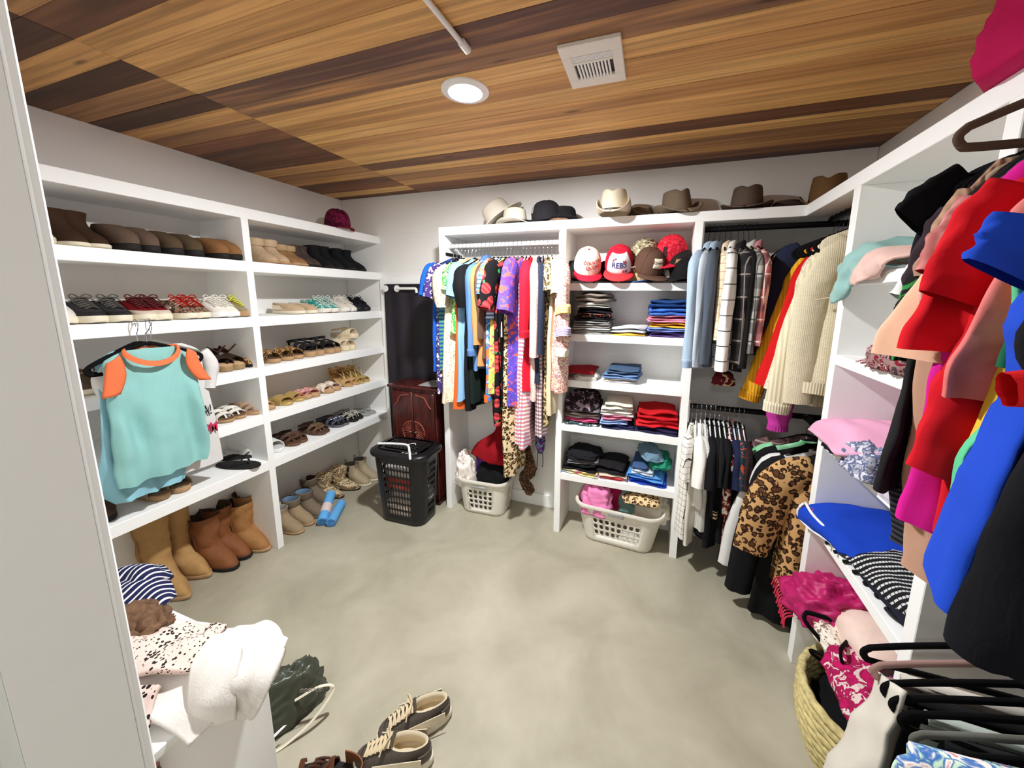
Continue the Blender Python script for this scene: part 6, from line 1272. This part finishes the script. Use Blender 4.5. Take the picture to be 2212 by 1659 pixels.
# ------------------------------------------------------------------ low white bench behind the door jamb
BX0, BX1, BY0, BY1, BH = -1.86, -1.145, .315, .685, .50
t = thing('bench', 'low white bench box beside the door jamb under the towels', 'bench', ((BX0+BX1)/2, (BY0+BY1)/2, 0))
put('body', rel(bbox(BX0, BX1, BY0, BY1, 0, BH-.03, .003), t), PAINT, t, 0)
put('top', rel(bbox(BX0-.0, BX1+.006, BY0, BY1+.004, BH-.03, BH, .004), t), PAINT, t, 0)
Z = BH+.012
tw = P('fur', (238, 234, 228), (222, 218, 212), s=2.5)
tag(put('towel', patch([[(-1.62, .63, Z), (-1.45, .66, Z+.005), (-1.25, .68, Z+.012), (-1.13, .68, Z+.02)], [(-1.55, .55, Z+.02), (-1.40, .58, Z+.04), (-1.22, .60, Z+.05), (-1.10, .60, Z+.03)], [(-1.45, .46, Z+.02), (-1.32, .50, Z+.04), (-1.18, .52, Z+.04), (-1.095, .52, Z-.03)], [(-1.38, .38, Z+.01), (-1.26, .42, Z+.02), (-1.15, .44, Z+.0), (-1.10, .45, Z-.04)]], 34, 34, .02, .014, 7, 5), tw, None, 180), 'white terry towel spread over the low white bench', 'towel')
tag(put('towel', patch([[(-1.22, .66, Z+.06), (-1.13, .70, Z+.075), (-1.05, .70, Z+.05)], [(-1.20, .60, Z+.08), (-1.09, .62, Z+.085), (-1.02, .63, Z+.01)], [(-1.18, .55, Z+.07), (-1.07, .56, Z+.05), (-1.03, .58, Z-.06)], [(-1.14, .535, Z+.02), (-1.09, .55, Z-.02), (-1.06, .58, Z-.08)], [(-1.125, .53, Z-.0), (-1.10, .545, Z-.04), (-1.08, .57, Z-.09)]], 30, 26, .022, .014, 9, 9), tw, None, 180), 'folded white fleece hanging over the bench corner', 'towel')
tag(put('towel', patch([[(-1.25, .58, Z+.085), (-1.20, .62, Z+.10), (-1.16, .66, Z+.10)], [(-1.19, .52, Z+.075), (-1.14, .55, Z+.095), (-1.10, .60, Z+.095)], [(-1.13, .49, Z+.02), (-1.09, .51, Z+.03), (-1.06, .55, Z+.03)], [(-1.115, .495, Z-.03), (-1.085, .515, Z-.035), (-1.06, .545, Z-.04)]], 24, 18, .02, .008, 9, 2), tw, None, 180), 'white fleece strip folded across the bench corner', 'towel')
sk = P('tweed', (226, 200, 190), (226, 200, 190), (60, 40, 36), s=.42); sk = P('snake', (226, 202, 192), (46, 34, 32), s=1.2)
tag(put('shawl', patch([[(-1.62, .50, Z+.03), (-1.52, .57, Z+.06), (-1.40, .60, Z+.075), (-1.24, .645, Z+.085)], [(-1.55, .44, Z+.07), (-1.44, .50, Z+.09), (-1.33, .55, Z+.10), (-1.20, .575, Z+.095)], [(-1.46, .38, Z+.06), (-1.37, .43, Z+.07), (-1.27, .48, Z+.08), (-1.17, .53, Z+.075)]], 24, 34, .016, .012, 9, 3), sk, None, 180), 'pink and black snake print shawl on the white towel', 'shawl')
tag(put('shawl', patch([[(-1.42, .40, Z+.05), (-1.33, .44, Z+.06), (-1.24, .475, Z+.065)], [(-1.36, .37, Z+.03), (-1.29, .40, Z+.035), (-1.22, .445, Z+.04)], [(-1.30, .335, Z+.01), (-1.25, .37, Z+.015), (-1.19, .42, Z+.02)]], 18, 22, .014, .010, 9, 6), P('snake', (216, 194, 186), (36, 26, 26), s=.8), None, 180), 'second snake print fold nearer the jamb', 'shawl')
tag(put('fur_stole', patch([[(-1.72, .60, Z+.01), (-1.62, .64, Z+.03), (-1.50, .62, Z+.02)], [(-1.66, .54, Z+.07), (-1.56, .57, Z+.10), (-1.45, .565, Z+.07)], [(-1.60, .49, Z+.05), (-1.50, .52, Z+.065), (-1.40, .52, Z+.05)]], 40, 40, .02, .022, 26, 4), P('fur', (140, 108, 82), (58, 38, 28), s=.8), None, 180), 'brown fur stole on the bench beside the striped cloth', 'fur')
nv = P('vstripe', (32, 36, 74), (226, 226, 228), s=1.0)
tag(put('striped_bag', patch([[(-1.86, .70, Z+.03), (-1.74, .72, Z+.05), (-1.62, .695, Z+.03)], [(-1.82, .64, Z+.07), (-1.70, .67, Z+.075), (-1.585, .655, Z+.05)], [(-1.76, .585, Z+.04), (-1.67, .61, Z+.05), (-1.575, .62, Z+.02)]], 18, 20, .018, .008, 9, 2), nv, None, 180), 'navy and white striped folded cloth at the rear of the bench', 'cloth')
tag(put('striped_bag', patch([[(-1.92, .74, Z+.02), (-1.82, .76, Z+.05), (-1.74, .74, Z+.03)], [(-1.90, .68, Z+.08), (-1.80, .70, Z+.09), (-1.71, .69, Z+.075)], [(-1.86, .63, Z+.05), (-1.78, .65, Z+.06), (-1.70, .655, Z+.05)]], 14, 16, .018, .01, 10, 6), nv, None, 180), 'navy striped cloth bunched behind the folded one', 'cloth')
tag(put('ruffled_scarf', patch([[(-1.135, .335, Z-.02), (-1.12, .36, Z-.02), (-1.128, .39, Z-.02)], [(-1.13, .33, Z-.07), (-1.108, .36, Z-.07), (-1.122, .395, Z-.07)], [(-1.13, .325, Z-.13), (-1.112, .35, Z-.13), (-1.125, .375, Z-.12)]], 16, 16, .012, .018, 22, 5), gq((92, 62, 54)), None, 180), 'brown ruffled scarf hanging down the bench side by the jamb', 'scarf')
# handbag on the floor behind the bench
bp = oz(.0, 640, 1560)
t = thing('handbag', 'dark green satin handbag with cream strap on the floor behind the bench', 'bag', (bp[0]-.06, bp[1]+.01, 0), (0, 0, math.radians(65)))
gs = plain('green_satin', (66, 70, 58), .35, .5, var=.25, sc=12.)
put('body', crumple(.26, .13, .17, 6, .3, 44, 26), gs, t, 180)
put('strap', tube([(.02, -.06, .10), (.10, -.10, .13), (.14, -.12, .10), (.06, -.13, .04), (-.03, -.12, .006), (-.10, -.11, .004)], .006, 8, 26, .5), RUB_W, t)
put('chain', merge(*[tube([(.04+.012*i+.006*math.cos(a), -.085-.004*i, .150-.006*i+.006*math.sin(a)) for a in np.linspace(0, 2*PI, 9)[:-1]], .0015, 5, 0, 1, True) for i in range(6)]), CHROME, t)
put('paper_tag', patch([[(-.16, -.08, .02), (-.13, -.10, .03)], [(-.10, -.10, .05), (-.08, -.11, .05)], [(-.03, -.10, .07), (-.02, -.105, .07)]], 8, 6, .002, .003, 20, 2), WHITEP, t, 180)
